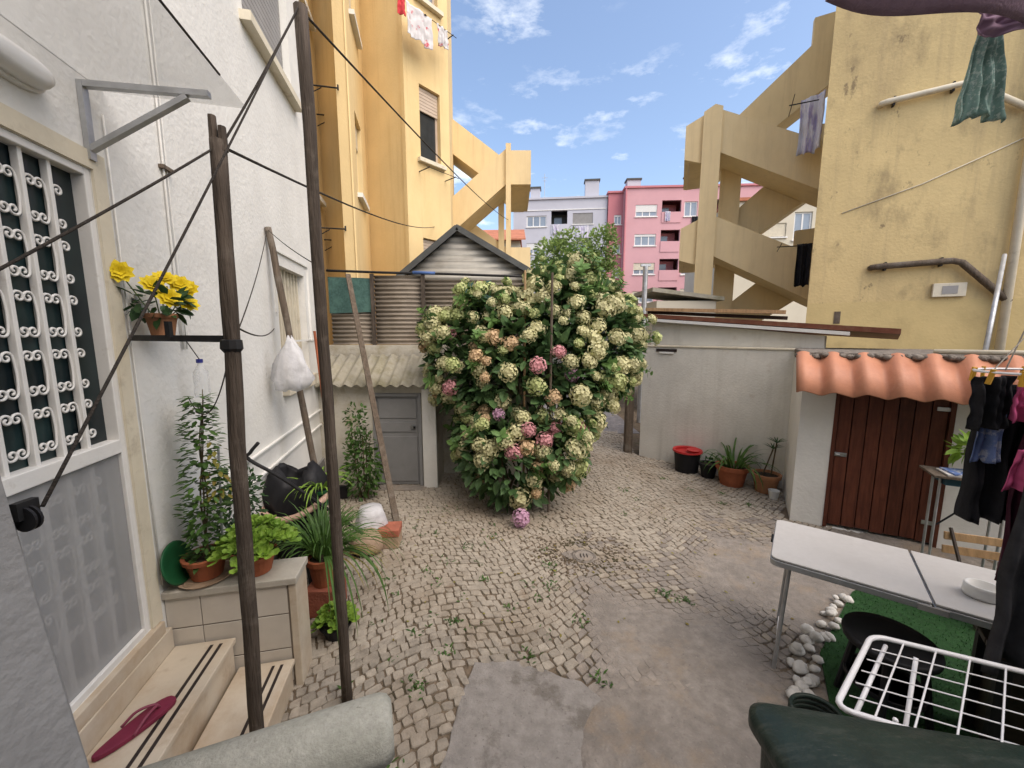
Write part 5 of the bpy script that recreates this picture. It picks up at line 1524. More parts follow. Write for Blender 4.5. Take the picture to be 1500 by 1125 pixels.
# broom leaning in the corner
t = thing('broom', 'broom with red and yellow handle leaning in the corner of the white wall', 'broom', (-2.25, 4.75, 0))
m = MB(); m.tube([(-2.36, 4.80, 1.25), (-2.44, 4.85, 2.12)], 0.016, 8); m.build('handle', 'terracotta', t)
m = MB(); m.tube([(-2.25, 4.75, 0.15), (-2.36, 4.80, 1.25)], 0.016, 8); m.build('handle_shaft', 'peg_yellow', t)
m = MB(); m.box((-2.24, 4.74, 0.09), (0.30, 0.06, 0.16)); m.build('brush', 'black_plastic', t, bevel=0.01)
# leafy shrub by the shed
c = Vector((-1.88, 4.72, 0))
t = thing('leafy_shrub', 'upright leafy green shrub growing beside the grey shed door', 'shrub', tuple(c))
m = MB(); leaf_cloud(m, c + Vector((0, 0, 0.45)), (0.24, 0.2, 0.45), 620, 0.07, 0.2); leaf_cloud(m, c + Vector((-0.05, 0, 0.95)), (0.15, 0.13, 0.3), 200, 0.06, 0.2); m.build('crown', 'leaf_mid', t)
for k in range(5):
    a = k * 1.3
    m = MB(); m.tube([c + Vector((0.05 * math.cos(a), 0.05 * math.sin(a), 0)), c + Vector((0.12 * math.cos(a), 0.1 * math.sin(a), 0.9))], [0.010, 0.004], 5); m.build('stem', 'stem', t)

# ------------------------------------------------------------------ the hydrangea
hy = thing('hydrangea_bush', 'huge flowering hydrangea in the middle of the yard', 'bush', (0.3, 4.9, 0))
E_ = [((0.28, 4.95, 1.48), (0.98, 0.66, 0.95)), ((0.95, 5.25, 1.90), (0.74, 0.62, 0.85)), ((-0.55, 5.05, 1.70), (0.52, 0.45, 0.75)), ((0.02, 4.50, 0.62), (0.58, 0.42, 0.60)), ((0.55, 5.15, 2.40), (0.50, 0.45, 0.48)), ((1.28, 5.3, 1.78), (0.42, 0.45, 0.52)), ((0.0, 5.15, 2.1), (0.6, 0.45, 0.5)), ((-0.38, 4.85, 0.80), (0.34, 0.32, 0.55)), ((1.45, 5.30, 2.05), (0.30, 0.32, 0.35)), ((0.80, 5.2, 2.78), (0.26, 0.28, 0.26)), ((-0.90, 5.0, 2.05), (0.22, 0.25, 0.3)), ((-0.35, 5.0, 2.42), (0.30, 0.3, 0.22)), ((0.55, 4.40, 0.75), (0.3, 0.3, 0.4)), ((1.15, 5.25, 2.5), (0.28, 0.3, 0.25))]
m = MB(); rg = random.Random(21); random.seed(21)
for (c, r) in E_:
    vol = (r[0] * r[1] + r[1] * r[2] + r[0] * r[2])
    leaf_cloud(m, c, r, int(720 * vol), 0.15, 0.62)
m.build('foliage', 'leaf_hydrangea', hy)
for k in range(16):
    a = k * 0.9; q = Vector((0.05 + 0.35 * math.cos(a), 4.85 + 0.2 * math.sin(a), 0))
    e = E_[k % len(E_)]
    m = MB(); m.tube(smooth_curve([q, q.lerp(Vector(e[0]), 0.5) + Vector((0.1 * math.sin(k), 0, -0.1)), Vector(e[0]) + Vector((0.2 * math.cos(a), 0, 0.3))], 5), [0.016 - 0.001 * i for i in range(11)], 6); m.build('stem', 'stem', hy)
def head_mesh(seed):
    rr = random.Random(seed); m = MB()
    R0 = 0.095
    for i in range(64):
        z = 1 - 1.55 * (i + 0.5) / 64
        a = i * 2.39996
        s = math.sqrt(max(0, 1 - z * z))
        d = Vector((s * math.cos(a), s * math.sin(a), z))
        q = Vector((d.x, d.y, d.z * 0.78)) * R0 * (rr.uniform(0.84, 1.08) + 0.22 * noise.noise(d * 2.2 + Vector((seed, 0, 0))))
        d = (d + Vector((rr.uniform(-1, 1), rr.uniform(-1, 1), rr.uniform(-1, 1))) * 0.5).normalized()
        t1 = d.cross(Vector((rr.uniform(-1, 1), rr.uniform(-1, 1), 0.3))).normalized(); t2 = d.cross(t1)
        pr = 0.0215 * rr.uniform(0.85, 1.2)
        for k in range(4):
            b = math.pi / 2 * k
            e1 = t1 * math.cos(b) + t2 * math.sin(b); e2 = t1 * math.cos(b + 0.78) + t2 * math.sin(b + 0.78); e0 = t1 * math.cos(b - 0.78) + t2 * math.sin(b - 0.78)
            m.add([q, q + e0 * pr * 0.72 + d * 0.004, q + e1 * pr + d * 0.001, q + e2 * pr * 0.72 + d * 0.004], [(0, 1, 2, 3)])
    # dark core behind the florets
    m.lathe([(0.0, -0.05), (0.04, -0.04), (0.060, 0.0), (0.048, 0.035), (0.0, 0.05)], (0, 0, 0), 8)
    return m
heads = {}
cols = ['petal_cream', 'petal_green', 'petal_pink', 'petal_mauve', 'petal_peach']
for i, cn_ in enumerate(cols):
    heads[cn_] = []
    for v in range(2):
        m = head_mesh(i * 10 + v)
        me = bpy.data.meshes.new('flower_head')
        me.from_pydata(m.v, [], m.f); me.materials.append(MATS[cn_])
        heads[cn_].append(me)
placed = []
def put_head(p, d, cn_, sc):
    o = bpy.data.objects.new('flower_head', random.choice(heads[cn_]))
    C.objects.link(o); o.parent = hy
    o.location = Vector(p) - Vector(hy['_w'])
    o.rotation_euler = Vector(d).to_track_quat('Z', 'Y').to_euler()
    o.rotation_euler.rotate_axis('Z', random.uniform(0, 6.28))
    o.scale = (sc, sc, sc)
    placed.append(Vector(p))
def inside(p):
    for (c, r) in E_:
        if sum(((p[i] - c[i]) / r[i]) ** 2 for i in range(3)) < 0.86: return True
    return False
# the pink ones, where the photograph shows them
for (p, cn_, sc) in (((-0.40, 5.0, 2.66), 'petal_pink', 0.95), ((0.28, 4.22, 1.75), 'petal_pink', 0.95), ((0.70, 4.50, 1.62), 'petal_mauve', 0.9), ((0.50, 4.30, 1.02), 'petal_pink', 0.9), ((0.36, 4.20, 0.92), 'petal_pink', 1.0), ((0.02, 4.12, 0.80), 'petal_pink', 1.0), ((0.68, 4.5, 1.1), 'petal_pink', 0.9), ((0.10, 4.0, 0.11), 'petal_mauve', 1.0), ((-0.15, 4.25, 1.2), 'petal_mauve', 0.7), ((0.18, 4.15, 1.05), 'petal_pink', 0.85), ((0.30, 4.17, 0.62), 'petal_peach', 0.9), ((-0.2, 4.5, 2.05), 'petal_peach', 1.0), ((0.0, 4.45, 1.98), 'petal_peach', 0.95), ((-0.75, 4.75, 2.1), 'petal_pink', 0.8)):
    put_head(p, (random.uniform(-0.2, 0.2), -1, 0.5), cn_, sc)
tries = 0
while len(placed) < 235 and tries < 20000:
    tries += 1
    c, r = rg.choice(E_)
    d = Vector((rg.uniform(-1, 1), rg.uniform(-1, 0.35), rg.uniform(-0.6, 1))).normalized()
    kk = rg.uniform(0.93, 1.12); p = Vector((c[0] + d.x * r[0] * kk, c[1] + d.y * r[1] * kk, c[2] + d.z * r[2] * kk))
    if p.z < 0.15 or inside(p): continue
    if p.z < 1.0 and rg.random() < 0.75: continue
    if any((p - q).length < 0.112 + 0.05 * rg.random() for q in placed): continue
    f = rg.random()
    up = p.z > 2.0 or p.x > 0.8
    if up: cn_ = 'petal_cream' if f < 0.72 else 'petal_green'
    else: cn_ = 'petal_cream' if f < 0.50 else 'petal_green' if f < 0.70 else 'petal_peach' if f < 0.95 else 'petal_pink'
    put_head(p, d * 0.8 + Vector((0, -0.2, 0.4)), cn_, rg.choice((0.62, 0.8, 0.9, 1.0, 1.1, 1.3)))
ns = 0
while ns < 46:
    c, r = rg.choice(E_)
    d = Vector((rg.uniform(-1, 1), rg.uniform(-1, 0.3), rg.uniform(-0.5, 1))).normalized()
    p = Vector((c[0] + d.x * r[0], c[1] + d.y * r[1], c[2] + d.z * r[2]))
    if inside(p) or p.z < 0.25: continue
    ns += 1; m = MB()
    e = p; g = (d + Vector((0, 0, rg.uniform(0.0, 0.7)))).normalized(); ln_ = rg.uniform(0.08, 0.20)
    m.tube([p - d * 0.25, p, p + g * ln_], 0.006, 5)
    for k in range(7):
        q = p + g * ln_ * k / 6 - Vector((0, 0, 0.10 * (k / 6) ** 2 * ln_))
        for sg in (0, 1):
            a = k * 1.57 + sg * 3.14
            s1_ = g.cross(Vector((0.2, 0.1, 1))).normalized(); s2_ = g.cross(s1_)
            leaf(m, q, s1_ * math.cos(a) + s2_ * math.sin(a) + g * 0.5, g, rg.uniform(0.07, 0.13), rg.uniform(0.04, 0.07))
        e = q
    m.build('shoot', 'leaf_sprig', hy)
    if rg.random() < 0.45: put_head(e, g, rg.choice(('petal_green', 'petal_cream')), rg.choice((0.5, 0.7, 0.9)))
for (x, y, z, lb) in ((0.43, 4.36, 2.75, 'taller thin wooden stake rising through the hydrangea'), (0.15, 4.85, 2.85, 'thin wooden stake standing left of the taller one in the hydrangea')):
    m = MB(); m.tube([(x, y, 0), (x + 0.01, y, z)], [0.016, 0.014], 7); tag(m.build('wooden_stake', 'wood_light' if y > 4.5 else 'wood_grey', loc=(x, y, 0)), lb, 'stake')

# ------------------------------------------------------------------ trees behind
def tree(name, label, base, h, crown, nleaf, lsize, matn, seed):
    random.seed(seed); rg = random.Random(seed)
    t = thing(name, label, 'tree', base)
    b = Vector(base)
    m = MB(); m.tube(smooth_curve([b, b + Vector((0.1, 0, h * 0.35)), b + Vector((0.0, 0.1, h * 0.75))], 5), [0.16 - 0.010 * i for i in range(11)], 8); m.build('trunk', 'stem', t)
    m = MB(); lm_ = MB()
    for (dx, dy, z, rx, rz_) in crown:
        cc = b + Vector((dx, dy, z))
        lm_.tube([b + Vector((0.03, 0.05, h * 0.5)), cc], [0.05, 0.012], 5)
        leaf_cloud(m, cc, (rx, rx * 0.9, rz_), int(nleaf * rx * rz_), lsize, 0.25)
    m.build('crown', matn, t)
    lm_.build('limbs', 'stem', t)
tree('broadleaf_tree', 'fresh green broadleaf tree behind the hydrangea in front of the grey block', (2.6, 17.0, 0), 6, [(-0.9, 0, 5.2, 0.9, 0.85), (-0.2, 0, 5.7, 0.85, 0.7), (0.5, 0, 4.9, 1.0, 0.9), (1.2, 0, 5.6, 0.7, 0.9), (-1.3, 0, 4.6, 0.7, 0.8), (1.5, 0, 4.4, 0.6, 0.7), (-0.2, -0.4, 4.0, 1.2, 0.7), (1.0, -0.4, 3.4, 1.0, 0.7), (1.45, 0, 6.3, 0.28, 0.4), (0.0, 0, 3.0, 1.3, 0.8)], 1100, 0.17, 'leaf_tree', 31)
tree('broadleaf_tree', 'dark bushy tree low behind the wooden post', (2.6, 13.0, 0), 3.2, [(-0.6, 0, 2.2, 0.7, 0.6), (0.2, 0, 2.6, 0.5, 0.5), (0.6, 0.2, 1.6, 0.6, 0.8), (-0.9, 0, 1.2, 0.7, 0.9)], 620, 0.13, 'leaf_dark', 33)

# ------------------------------------------------------------------ pots in front of the plain wall
random.seed(77); rg = random.Random(77)
c = Vector((2.68, 5.76, 0))
t = thing('red_rimmed_tub', 'black tub with a red rim at the foot of the plain wall', 'tub', tuple(c))
m = MB(); m.lathe([(0.0, 0.0), (0.16, 0.0), (0.19, 0.30), (0.18, 0.30), (0.155, 0.03), (0, 0.03)], tuple(c), 22); m.build('tub_body', 'black_plastic', t)
m = MB(); m.lathe([(0.185, 0.295), (0.215, 0.31), (0.21, 0.335), (0.175, 0.325), (0.172, 0.25), (0.18, 0.25)], tuple(c), 22); m.build('rim', 'red_plastic', t)
m = MB(); m.lathe([(0.0, 0.29), (0.09, 0.30), (0.10, 0.325), (0.085, 0.325), (0.0, 0.31)], (c.x + 0.07, c.y - 0.05, 0.02), 16); m.build('bowl', 'red_plastic', t)
c = Vector((2.88, 5.50, 0))
t = thing('small_dark_pot', 'small dark pot between the red rimmed tub and the spider plant', 'pot', tuple(c))
pot(t, tuple(c), 0.125, 0.21, 'black_plastic')
m = MB(); leaf_cloud(m, c + Vector((0, 0, 0.22)), (0.09, 0.09, 0.05), 40, 0.05); m.build('foliage', 'leaf_dark', t)
c = Vector((3.07, 5.22, 0))
t = thing('arching_pot_plant', 'long-leaved arching plant in a big terracotta pot by the plain wall', 'potted plant', tuple(c))
pot(t, tuple(c), 0.205, 0.28, 'terracotta')
m = MB()
for k in range(46):
    a = rg.uniform(0, 6.28)
    strap(m, c + Vector((0.09 * math.cos(a), 0.09 * math.sin(a), 0.23)), (math.cos(a) * rg.uniform(0.2, 1.0), math.sin(a) * rg.uniform(0.2, 1.0), 1), rg.uniform(0.28, 0.62), rg.uniform(0.022, 0.036), rg.uniform(2, 5.5))
m.build('foliage', 'leaf_mid', t)
c = Vector((3.38, 4.97, 0))
t = thing('twiggy_pot_plant', 'terracotta pot with two bare stems topped by leaf tufts', 'potted plant', tuple(c))
pot(t, tuple(c), 0.165, 0.25, 'terracotta_pale')
for (dx, dy, h) in ((0.06, 0.0, 0.58), (0.10, 0.0, 0.66)):
    m = MB(); q = c + Vector((dx, dy, h)); m.tube([c + Vector((-0.06 if h < 0.6 else 0.06, 0, 0.2)), q], 0.009, 6); s_ = m.build('stem', 'stem', t)
    m = MB()
    for k in range(12):
        a = k * 2.4; strap(m, q, (math.cos(a), math.sin(a), 0.7), 0.14, 0.018, 3, 4)
    m.build('leaf_tuft', 'leaf_dark', s_)
c = Vector((3.34, 4.74, 0))
m = MB(); m.lathe([(0.0, 0.0), (0.045, 0.0), (0.065, 0.11), (0.058, 0.11), (0.04, 0.01), (0, 0.01)], tuple(c), 18)
tag(m.build('white_cup', 'white_plastic', loc=c), 'small white plastic pot in front of the twiggy plant', 'pot')

# ------------------------------------------------------------------ folding table
O = Vector((1.57, 2.21, 0)); ex = Vector((0.80, -0.60, 0)).normalized(); ey = Vector((0.60, 0.80, 0)); TZ = 0.75
TL, TWd = 1.38, 0.615
def tp(x, y, z): return O + ex * x + ey * y + Vector((0, 0, z))
tb = thing('folding_table', 'white folding table with grey metal edge and thin legs', 'table', tuple(tp(0.7, 0.3, 0)))
def rrect(x0, x1, y0, y1, r, z, left, right):
    pts = []
    for (cx, cy, a0, on) in ((x1 - r, y0 + r, -90, right), (x1 - r, y1 - r, 0, right), (x0 + r, y1 - r, 90, left), (x0 + r, y0 + r, 180, left)):
        if on:
            for k in range(6): pts.append(tp(cx + r * math.cos(R(a0 + 18 * k)), cy + r * math.sin(R(a0 + 18 * k)), z))
        else:
            pts.append(tp(cx + (r if a0 in (-90, 0) else -r), cy + (-r if a0 in (-90, 180) else r), z))
    return pts
for (x0, x1, lft, rgt) in ((0, TL / 2 - 0.004, True, False), (TL / 2 + 0.004, TL, False, True)):
    m = MB(); m.extrude(rrect(x0 + 0.004, x1, 0.004, TWd - 0.004, 0.04, TZ - 0.012, lft, rgt), (0, 0, 0.012)); m.build('table_top', 'table_top', tb, bevel=0.003)
    m = MB(); m.extrude(rrect(x0, x1, 0, TWd, 0.042, TZ - 0.052, lft, rgt), (0, 0, 0.036)); m.build('edge_frame', 'galvanised', tb, bevel=0.004)
for (x, s_) in ((0.10, 1), (TL - 0.1, -1)):
    m = MB(); m.tube([tp(x, 0.06, TZ - 0.05), tp(x - 0.03 * s_, 0.05, 0.0)], 0.0125, 8); m.build('leg', 'galvanised', tb)
    m = MB(); m.tube([tp(x, TWd - 0.06, TZ - 0.05), tp(x - 0.03 * s_, TWd - 0.05, 0.0)], 0.0125, 8); m.build('leg', 'galvanised', tb)
    m = MB(); m.tube([tp(x - 0.025 * s_, 0.05, 0.03), tp(x - 0.025 * s_, TWd - 0.05, 0.03)], 0.009, 8); m.build('foot_bar', 'white_metal', tb)
    m = MB(); m.tube([tp(x - 0.006 * s_, 0.057, 0.58), tp(x - 0.006 * s_, TWd - 0.057, 0.58)], 0.008, 8); m.build('cross_bar', 'galvanised', tb)
    m = MB(); m.tube([tp(x, TWd / 2, 0.58), tp(x + 0.22 * s_, TWd / 2, TZ - 0.05)], 0.008, 8); m.build('stay', 'galvanised', tb)
m = MB(); m.box(tp(-0.006, 0.34, TZ - 0.033), (0.012, 0.09, 0.018), math.atan2(ex.y, ex.x)); m.build('carry_handle', 'iron_black', tb)
m = MB(); m.box(tp(TL / 2, -0.004, TZ - 0.035), (0.11, 0.008, 0.03), math.atan2(ex.y, ex.x)); m.build('fold_catch', 'shutter', tb)
c = tp(0.90, 0.22, TZ + 0.001)
t = thing('ashtray', 'oval white ceramic ashtray standing on the folding table', 'ashtray', tuple(c))
m = MB(); m.lathe([(0.0, 0.0), (0.066, 0.0), (0.072, 0.01), (0.070, 0.05), (0.068, 0.064), (0.060, 0.064), (0.055, 0.02), (0.0, 0.016)], tuple(c), 30, 1.0, 0.85, -0.6); m.build('dish', 'white_plastic', t, smooth=True)
t_ = t
# ------------------------------------------------------------------ artificial turf, stones
TP = [(2.75, 2.90), (2.02, 2.30), (1.80, 1.95), (1.62, 1.60), (1.45, 1.1), (1.4, 0.4), (4.2, 0.4), (4.2, 3.0), (3.6, 3.3)]
tf = thing('artificial_turf', 'dark green artificial turf mat under the folding table', 'turf', (2.4, 1.8, 0))
m = MB(); m.extrude([(x, y, 0.012) for x, y in TP], (0, 0, 0.012)); m.build('backing', 'turf_base', tf)
m = MB()
for _ in range(9000):
    x, y = rg.uniform(1.4, 3.6), rg.uniform(1.0, 3.1)
    if not in_poly(x, y, TP): continue
    a = rg.uniform(0, 6.28); h = rg.uniform(0.012, 0.022); dx, dy = 0.003 * math.cos(a), 0.003 * math.sin(a)
    lx, ly = rg.uniform(-0.01, 0.01), rg.uniform(-0.01, 0.01)
    m.add([(x - dx, y - dy, 0.022), (x + dx, y + dy, 0.022), (x + lx, y + ly, 0.022 + h)], [(0, 1, 2)])
tag(m.build('blades', 'turf_blade', tf), kind='stuff')
k = 0
line = [(1.70, 1.98), (1.74, 2.08), (1.80, 2.18), (1.90, 2.28), (2.02, 2.38), (2.12, 2.46), (2.22, 2.54), (2.34, 2.62), (2.46, 2.72), (2.58, 2.80)]
for (x, y) in line:
    for j in range(5 if y < 2.25 else 3):
        px_, py_ = x + rg.uniform(-0.07, 0.07), y + rg.uniform(-0.05, 0.05)
        r = rg.uniform(0.022, 0.042)
        boulder((px_, py_, 0.008 + 0.022 * (j % 3 == 2)), r, k * 1.7, 'stone_white', 'pebble', 'white stone in the row edging the artificial turf', 'stone', (rg.uniform(0.9, 1.4), 1, rg.uniform(0.6, 0.8)), 'white edging stones beside the turf', 8)
        k += 1

# round black stool
c = Vector((2.06, 1.92, 0.02))
t = thing('black_stool', 'round black plastic stool under the folding table', 'stool', tuple(c))
m = MB(); m.lathe([(0.0, 0.42), (0.17, 0.425), (0.20, 0.435), (0.205, 0.42), (0.20, 0.395), (0.16, 0.39), (0.0, 0.39)], tuple(c), 30); sm = m.build('seat', 'black_plastic', t, smooth=True)
for k in range(4):
    a = R(45 + 90 * k)
    m = MB(); m.tube([c + Vector((0.13 * math.cos(a), 0.13 * math.sin(a), 0.40)), c + Vector((0.19 * math.cos(a), 0.19 * math.sin(a), 0.0))], [0.022, 0.016], 8); m.build('leg', 'black_plastic', t)
m = MB(); m.lathe([(0.165, 0.16), (0.175, 0.16), (0.175, 0.185), (0.165, 0.185), (0.165, 0.16)], tuple(c), 24); m.build('ring', 'black_plastic', t)
# dark brown bench beyond
bx = Vector((2.62, 1.52, 0.02)); ang = math.atan2(ex.y, ex.x)
t = thing('dark_bench', 'dark brown wooden bench at the right under the hanging clothes', 'bench', tuple(bx))
def bp_(x, y, z): return bx + ex * x + ey * y + Vector((0, 0, z))
for k in range(3):
    m = MB(); m.box(bp_(0.10, -0.10 + 0.10 * k, 0.60), (0.95, 0.093, 0.03), ang); m.build('slat', 'wood_dark', t, bevel=0.004)
for (x, y) in ((-0.33, -0.13), (-0.33, 0.13), (0.5, -0.13), (0.5, 0.13)):
    m = MB(); m.box(bp_(x, y, 0.29), (0.045, 0.045, 0.585), ang); m.build('leg', 'iron_black', t)
m = MB(); m.box(bp_(0.08, 0.0, 0.25), (0.80, 0.22, 0.42), ang); m.build('crate', 'wood_dark', t)

# ------------------------------------------------------------------ white wire drying rack
K0 = Vector((1.62, 1.59, 0)); kx = Vector((0.43, -0.19, 0)).normalized(); ky = Vector((-0.47, -0.36, 0)).normalized(); KZ = 0.75
def kp(a, b, z=KZ): return K0 + kx * a + ky * b + Vector((0, 0, z))
dr_ = thing('drying_rack', 'white wire clothes drying rack in front of the folding table', 'drying rack', tuple(kp(0.6, 0.3, 0)))
RL, RWd = 1.25, 0.56
P = []
for (cx, cy, a0) in ((0.05, 0.05, 180), (RL - 0.05, 0.05, 270), (RL - 0.05, RWd - 0.05, 0), (0.05, RWd - 0.05, 90)):
    for q in range(5): P.append(kp(cx + 0.05 * math.cos(R(a0 + 22.5 * q)), cy + 0.05 * math.sin(R(a0 + 22.5 * q))))
P.append(P[0])
m = MB(); m.tube(P, 0.0105, 8, caps=False); m.build('frame', 'white_metal', dr_, smooth=True)
m = MB(); m.tube([kp(0.055, 0.03, KZ - 0.018), kp(0.055, RWd - 0.02, KZ - 0.018)], 0.008, 8); m.build('inner_bar', 'white_metal', dr_, smooth=True)
for k in range(11):
    m = MB(); m.tube([kp(0.11 + 0.105 * k, 0.0), kp(0.11 + 0.105 * k, RWd)], 0.0032, 6); m.build('wire', 'white_metal', dr_)
for k in range(5):
    m = MB(); m.tube([kp(0.02, 0.10 + 0.09 * k, KZ - 0.007), kp(RL - 0.01, 0.10 + 0.09 * k, KZ - 0.007)], 0.0026, 6); m.build('wire', 'white_metal', dr_)
for s_ in (0.16, RL - 0.16):
    for (b0, b1) in ((0.06, RWd - 0.02), (RWd - 0.06, 0.02)):
        m = MB(); m.tube([kp(s_, b0, KZ - 0.02), kp(s_ + (0.03 if b0 < 0.2 else 0), b1, 0.02)], 0.008, 8); m.build('leg', 'white_metal', dr_, smooth=True)

# ------------------------------------------------------------------ dark green plastic chest in the corner
gc = thing('green_storage_bin', 'dark green plastic bin with a scuffed rounded lid at the bottom right corner', 'bin', (1.3, 0.75, 0))
def grect(x0, x1, y0, y1, r, z, sk=-0.20):
    pts = []
    for (cx, cy, a0) in ((x1 - r, y0 + r, -90), (x1 - r, y1 - r, 0), (x0 + r, y1 - r, 90), (x0 + r, y0 + r, 180)):
        for k in range(7):
            X_0, Y_0 = cx + r * math.cos(R(a0 + 15 * k)), cy + r * math.sin(R(a0 + 15 * k))
            pts.append(Vector((X_0, Y_0 + (X_0 - 0.74) * sk, z)))
    return pts
m = MB(); loft(m, [grect(0.76, 1.82, 0.50, 1.03, 0.06, 0.0), grect(0.74, 1.84, 0.48, 1.05, 0.06, 0.90)]); m.build('bin_body', 'dark_green_plastic', gc, smooth=False)
m = MB(); loft(m, [grect(0.725, 1.87, 0.46, 1.075, 0.07, 0.905), grect(0.715, 1.88, 0.45, 1.085, 0.075, 0.92), grect(0.715, 1.88, 0.45, 1.085, 0.075, 0.955), grect(0.73, 1.865, 0.465, 1.07, 0.07, 0.968), grect(0.78, 1.82, 0.52, 1.01, 0.05, 0.978), grect(1.0, 1.6, 0.66, 0.9, 0.04, 0.990)]); m.build('lid', 'dark_green_plastic', gc, smooth=True)
# coil of hose beside it
c = Vector((1.60, 1.80, 0.03)); m = MB()
P = [c + Vector((0.12 * math.cos(a), 0.10 * math.sin(a), 0.018 * a / 6.28 * 1.6)) for a in [0.3 * k for k in range(74)]]
m.tube(P, 0.012, 7); tag(m.build('garden_hose', 'dark_green_plastic', loc=c, smooth=True), 'small coil of dark green hose beside the white stones', 'hose')

# ------------------------------------------------------------------ rounded parapet in the foreground
pp = thing('stone_parapet', 'pale speckled parapet with a rounded top at the bottom of the view', 'parapet', (-0.6, 0.95, 0))
a, b = Vector((-1.30, 0.74, 0)), Vector((-0.385, 1.10, 0))
d_ = (b - a).normalized(); nn_ = Vector((d_.y, -d_.x, 0))
def ring(t, sc, w=0.095):
    q = a + d_ * t; r = []
    for k in range(13):
        an = math.pi * k / 12
        r.append(q + nn_ * (w * sc * math.cos(an)) + Vector((0, 0, 0.85 + w * sc * math.sin(an))))
    r.append(q + nn_ * (-w * sc) + Vector((0, 0, 0.81))); r.append(q + nn_ * (w * sc) + Vector((0, 0, 0.81)))
    return r
L_ = (b - a).length
m = MB(); loft(m, [ring(0, 1), ring(L_ - 0.05, 1), ring(L_ - 0.03, 0.97), ring(L_ - 0.012, 0.88), ring(L_, 0.70)]); m.build('cap', 'stone_parapet', pp, smooth=True)
m = MB(); m.extrude([a + nn_ * 0.075, a + d_ * (L_ - 0.03) + nn_ * 0.075, a + d_ * (L_ - 0.03) - nn_ * 0.075, a - nn_ * 0.075], (0, 0, 0.815)); m.build('body', 'stone_parapet', pp, bevel=0.01)

# ------------------------------------------------------------------ plant stand beyond the table
sx = Vector((3.72, 3.22, 0.0))
pst = thing('plant_stand', 'light folding stand carrying trays beside the plank door', 'stand', tuple(sx))
m = MB(); m.box((sx.x + 0.13, sx.y - 0.06, 0.90), (0.50, 0.30, 0.018), -0.5); m.build('board', 'wood_grey', pst)
for (x, y) in ((-0.06, -0.03), (0.02, 0.10), (0.28, -0.22), (0.36, -0.08)):
    m = MB(); m.tube([(sx.x + x, sx.y + y, 0.0), (sx.x + x, sx.y + y, 0.89)], 0.010, 7); m.build('leg', 'galvanised', pst)
m = MB(); m.tube([(sx.x - 0.04, sx.y - 0.03, 0.45), (sx.x + 0.28, sx.y - 0.18, 0.87)], 0.007, 6); m.build('brace', 'iron_black', pst)
m = MB(); m.box((sx.x + 0.16, sx.y - 0.07, 0.858), (0.40, 0.24, 0.062), -0.5); m.build('drawer', 'teal_tray', pst)
for k, (mt, lb, z, w_) in enumerate((('paper', 'pale folded paper, lower of two on the plant stand', 0.918, 0.26), ('blue_print', 'blue printed magazine lying on top of the plant stand', 0.931, 0.24))):
    m = MB(); m.box((sx.x + 0.08 + 0.02 * k, sx.y - 0.07, z), (w_, 0.19, 0.012), -0.45 + 0.1 * k); tag(m.build('magazine', mt, loc=(sx.x + 0.08, sx.y - 0.07, z)), lb, 'magazine')
c = Vector((sx.x + 0.30, sx.y - 0.03, 0.911))
t = thing('stand_plant', 'light leafy plant in a white pot on the plant stand', 'potted plant', tuple(c))
pot(t, tuple(c), 0.10, 0.13, 'white_plastic')
m = MB(); leaf_cloud(m, c + Vector((-0.02, 0, 0.21)), (0.19, 0.15, 0.11), 75, 0.11, 0.3); m.build('foliage', 'leaf_bright', t)
# small wooden folding chair
cx_ = Vector((3.42, 2.72, 0.02))
t = thing('wooden_chair', 'small slatted wooden folding chair behind the folding table', 'chair', tuple(cx_))
ch_a = Vector((0.93, -0.36, 0)).normalized(); ch_b = Vector((0.36, 0.93, 0))
def cp(x, y, z): return cx_ + ch_a * x + ch_b * y + Vector((0, 0, z))
aa = math.atan2(ch_a.y, ch_a.x)
for z in (0.52, 0.41):
    m = MB(); m.box(cp(0.12, 0.10, z), (0.44, 0.018, 0.06), aa, rx=-0.15); m.build('back_slat', 'wood_light', t, bevel=0.003)
for k in range(4):
    m = MB(); m.box(cp(0.12, -0.25 + 0.09 * k, 0.27), (0.42, 0.07, 0.018), aa); m.build('seat_slat', 'wood_light', t, bevel=0.003)
for x in (-0.06, 0.30):
    m = MB(); m.tube([cp(x, -0.28, 0.0), cp(x, 0.115, 0.58)], 0.013, 6); m.build('leg', 'wood_dark', t)
    m = MB(); m.tube([cp(x, 0.10, 0.0), cp(x, -0.25, 0.26)], 0.013, 6); m.build('leg', 'wood_dark', t)
# leaning tubes in the far right corner
for k, (mt, lb, q0, q1, r) in enumerate((('white_metal', 'thick white tube leaning on the right yellow wall', (4.72, 3.55, 1.90), (5.9, 4.3, 3.2), 0.03), ('white_metal', 'thin white tube leaning beside the thick white one', (4.85, 3.45, 1.90), (6.2, 4.2, 3.5), 0.014), ('iron_black', 'black tube leaning between the white tubes', (4.80, 3.52, 1.90), (6.1, 4.28, 3.3), 0.022), ('galvanised', 'grey tube leaning nearest the downpipe', (4.55, 3.75, 1.90), (5.75, 4.7, 3.0), 0.02))):
    m = MB(); m.tube([q0, q1], r, 8); tag(m.build('tube', mt, loc=q0, smooth=True), lb, 'tube')

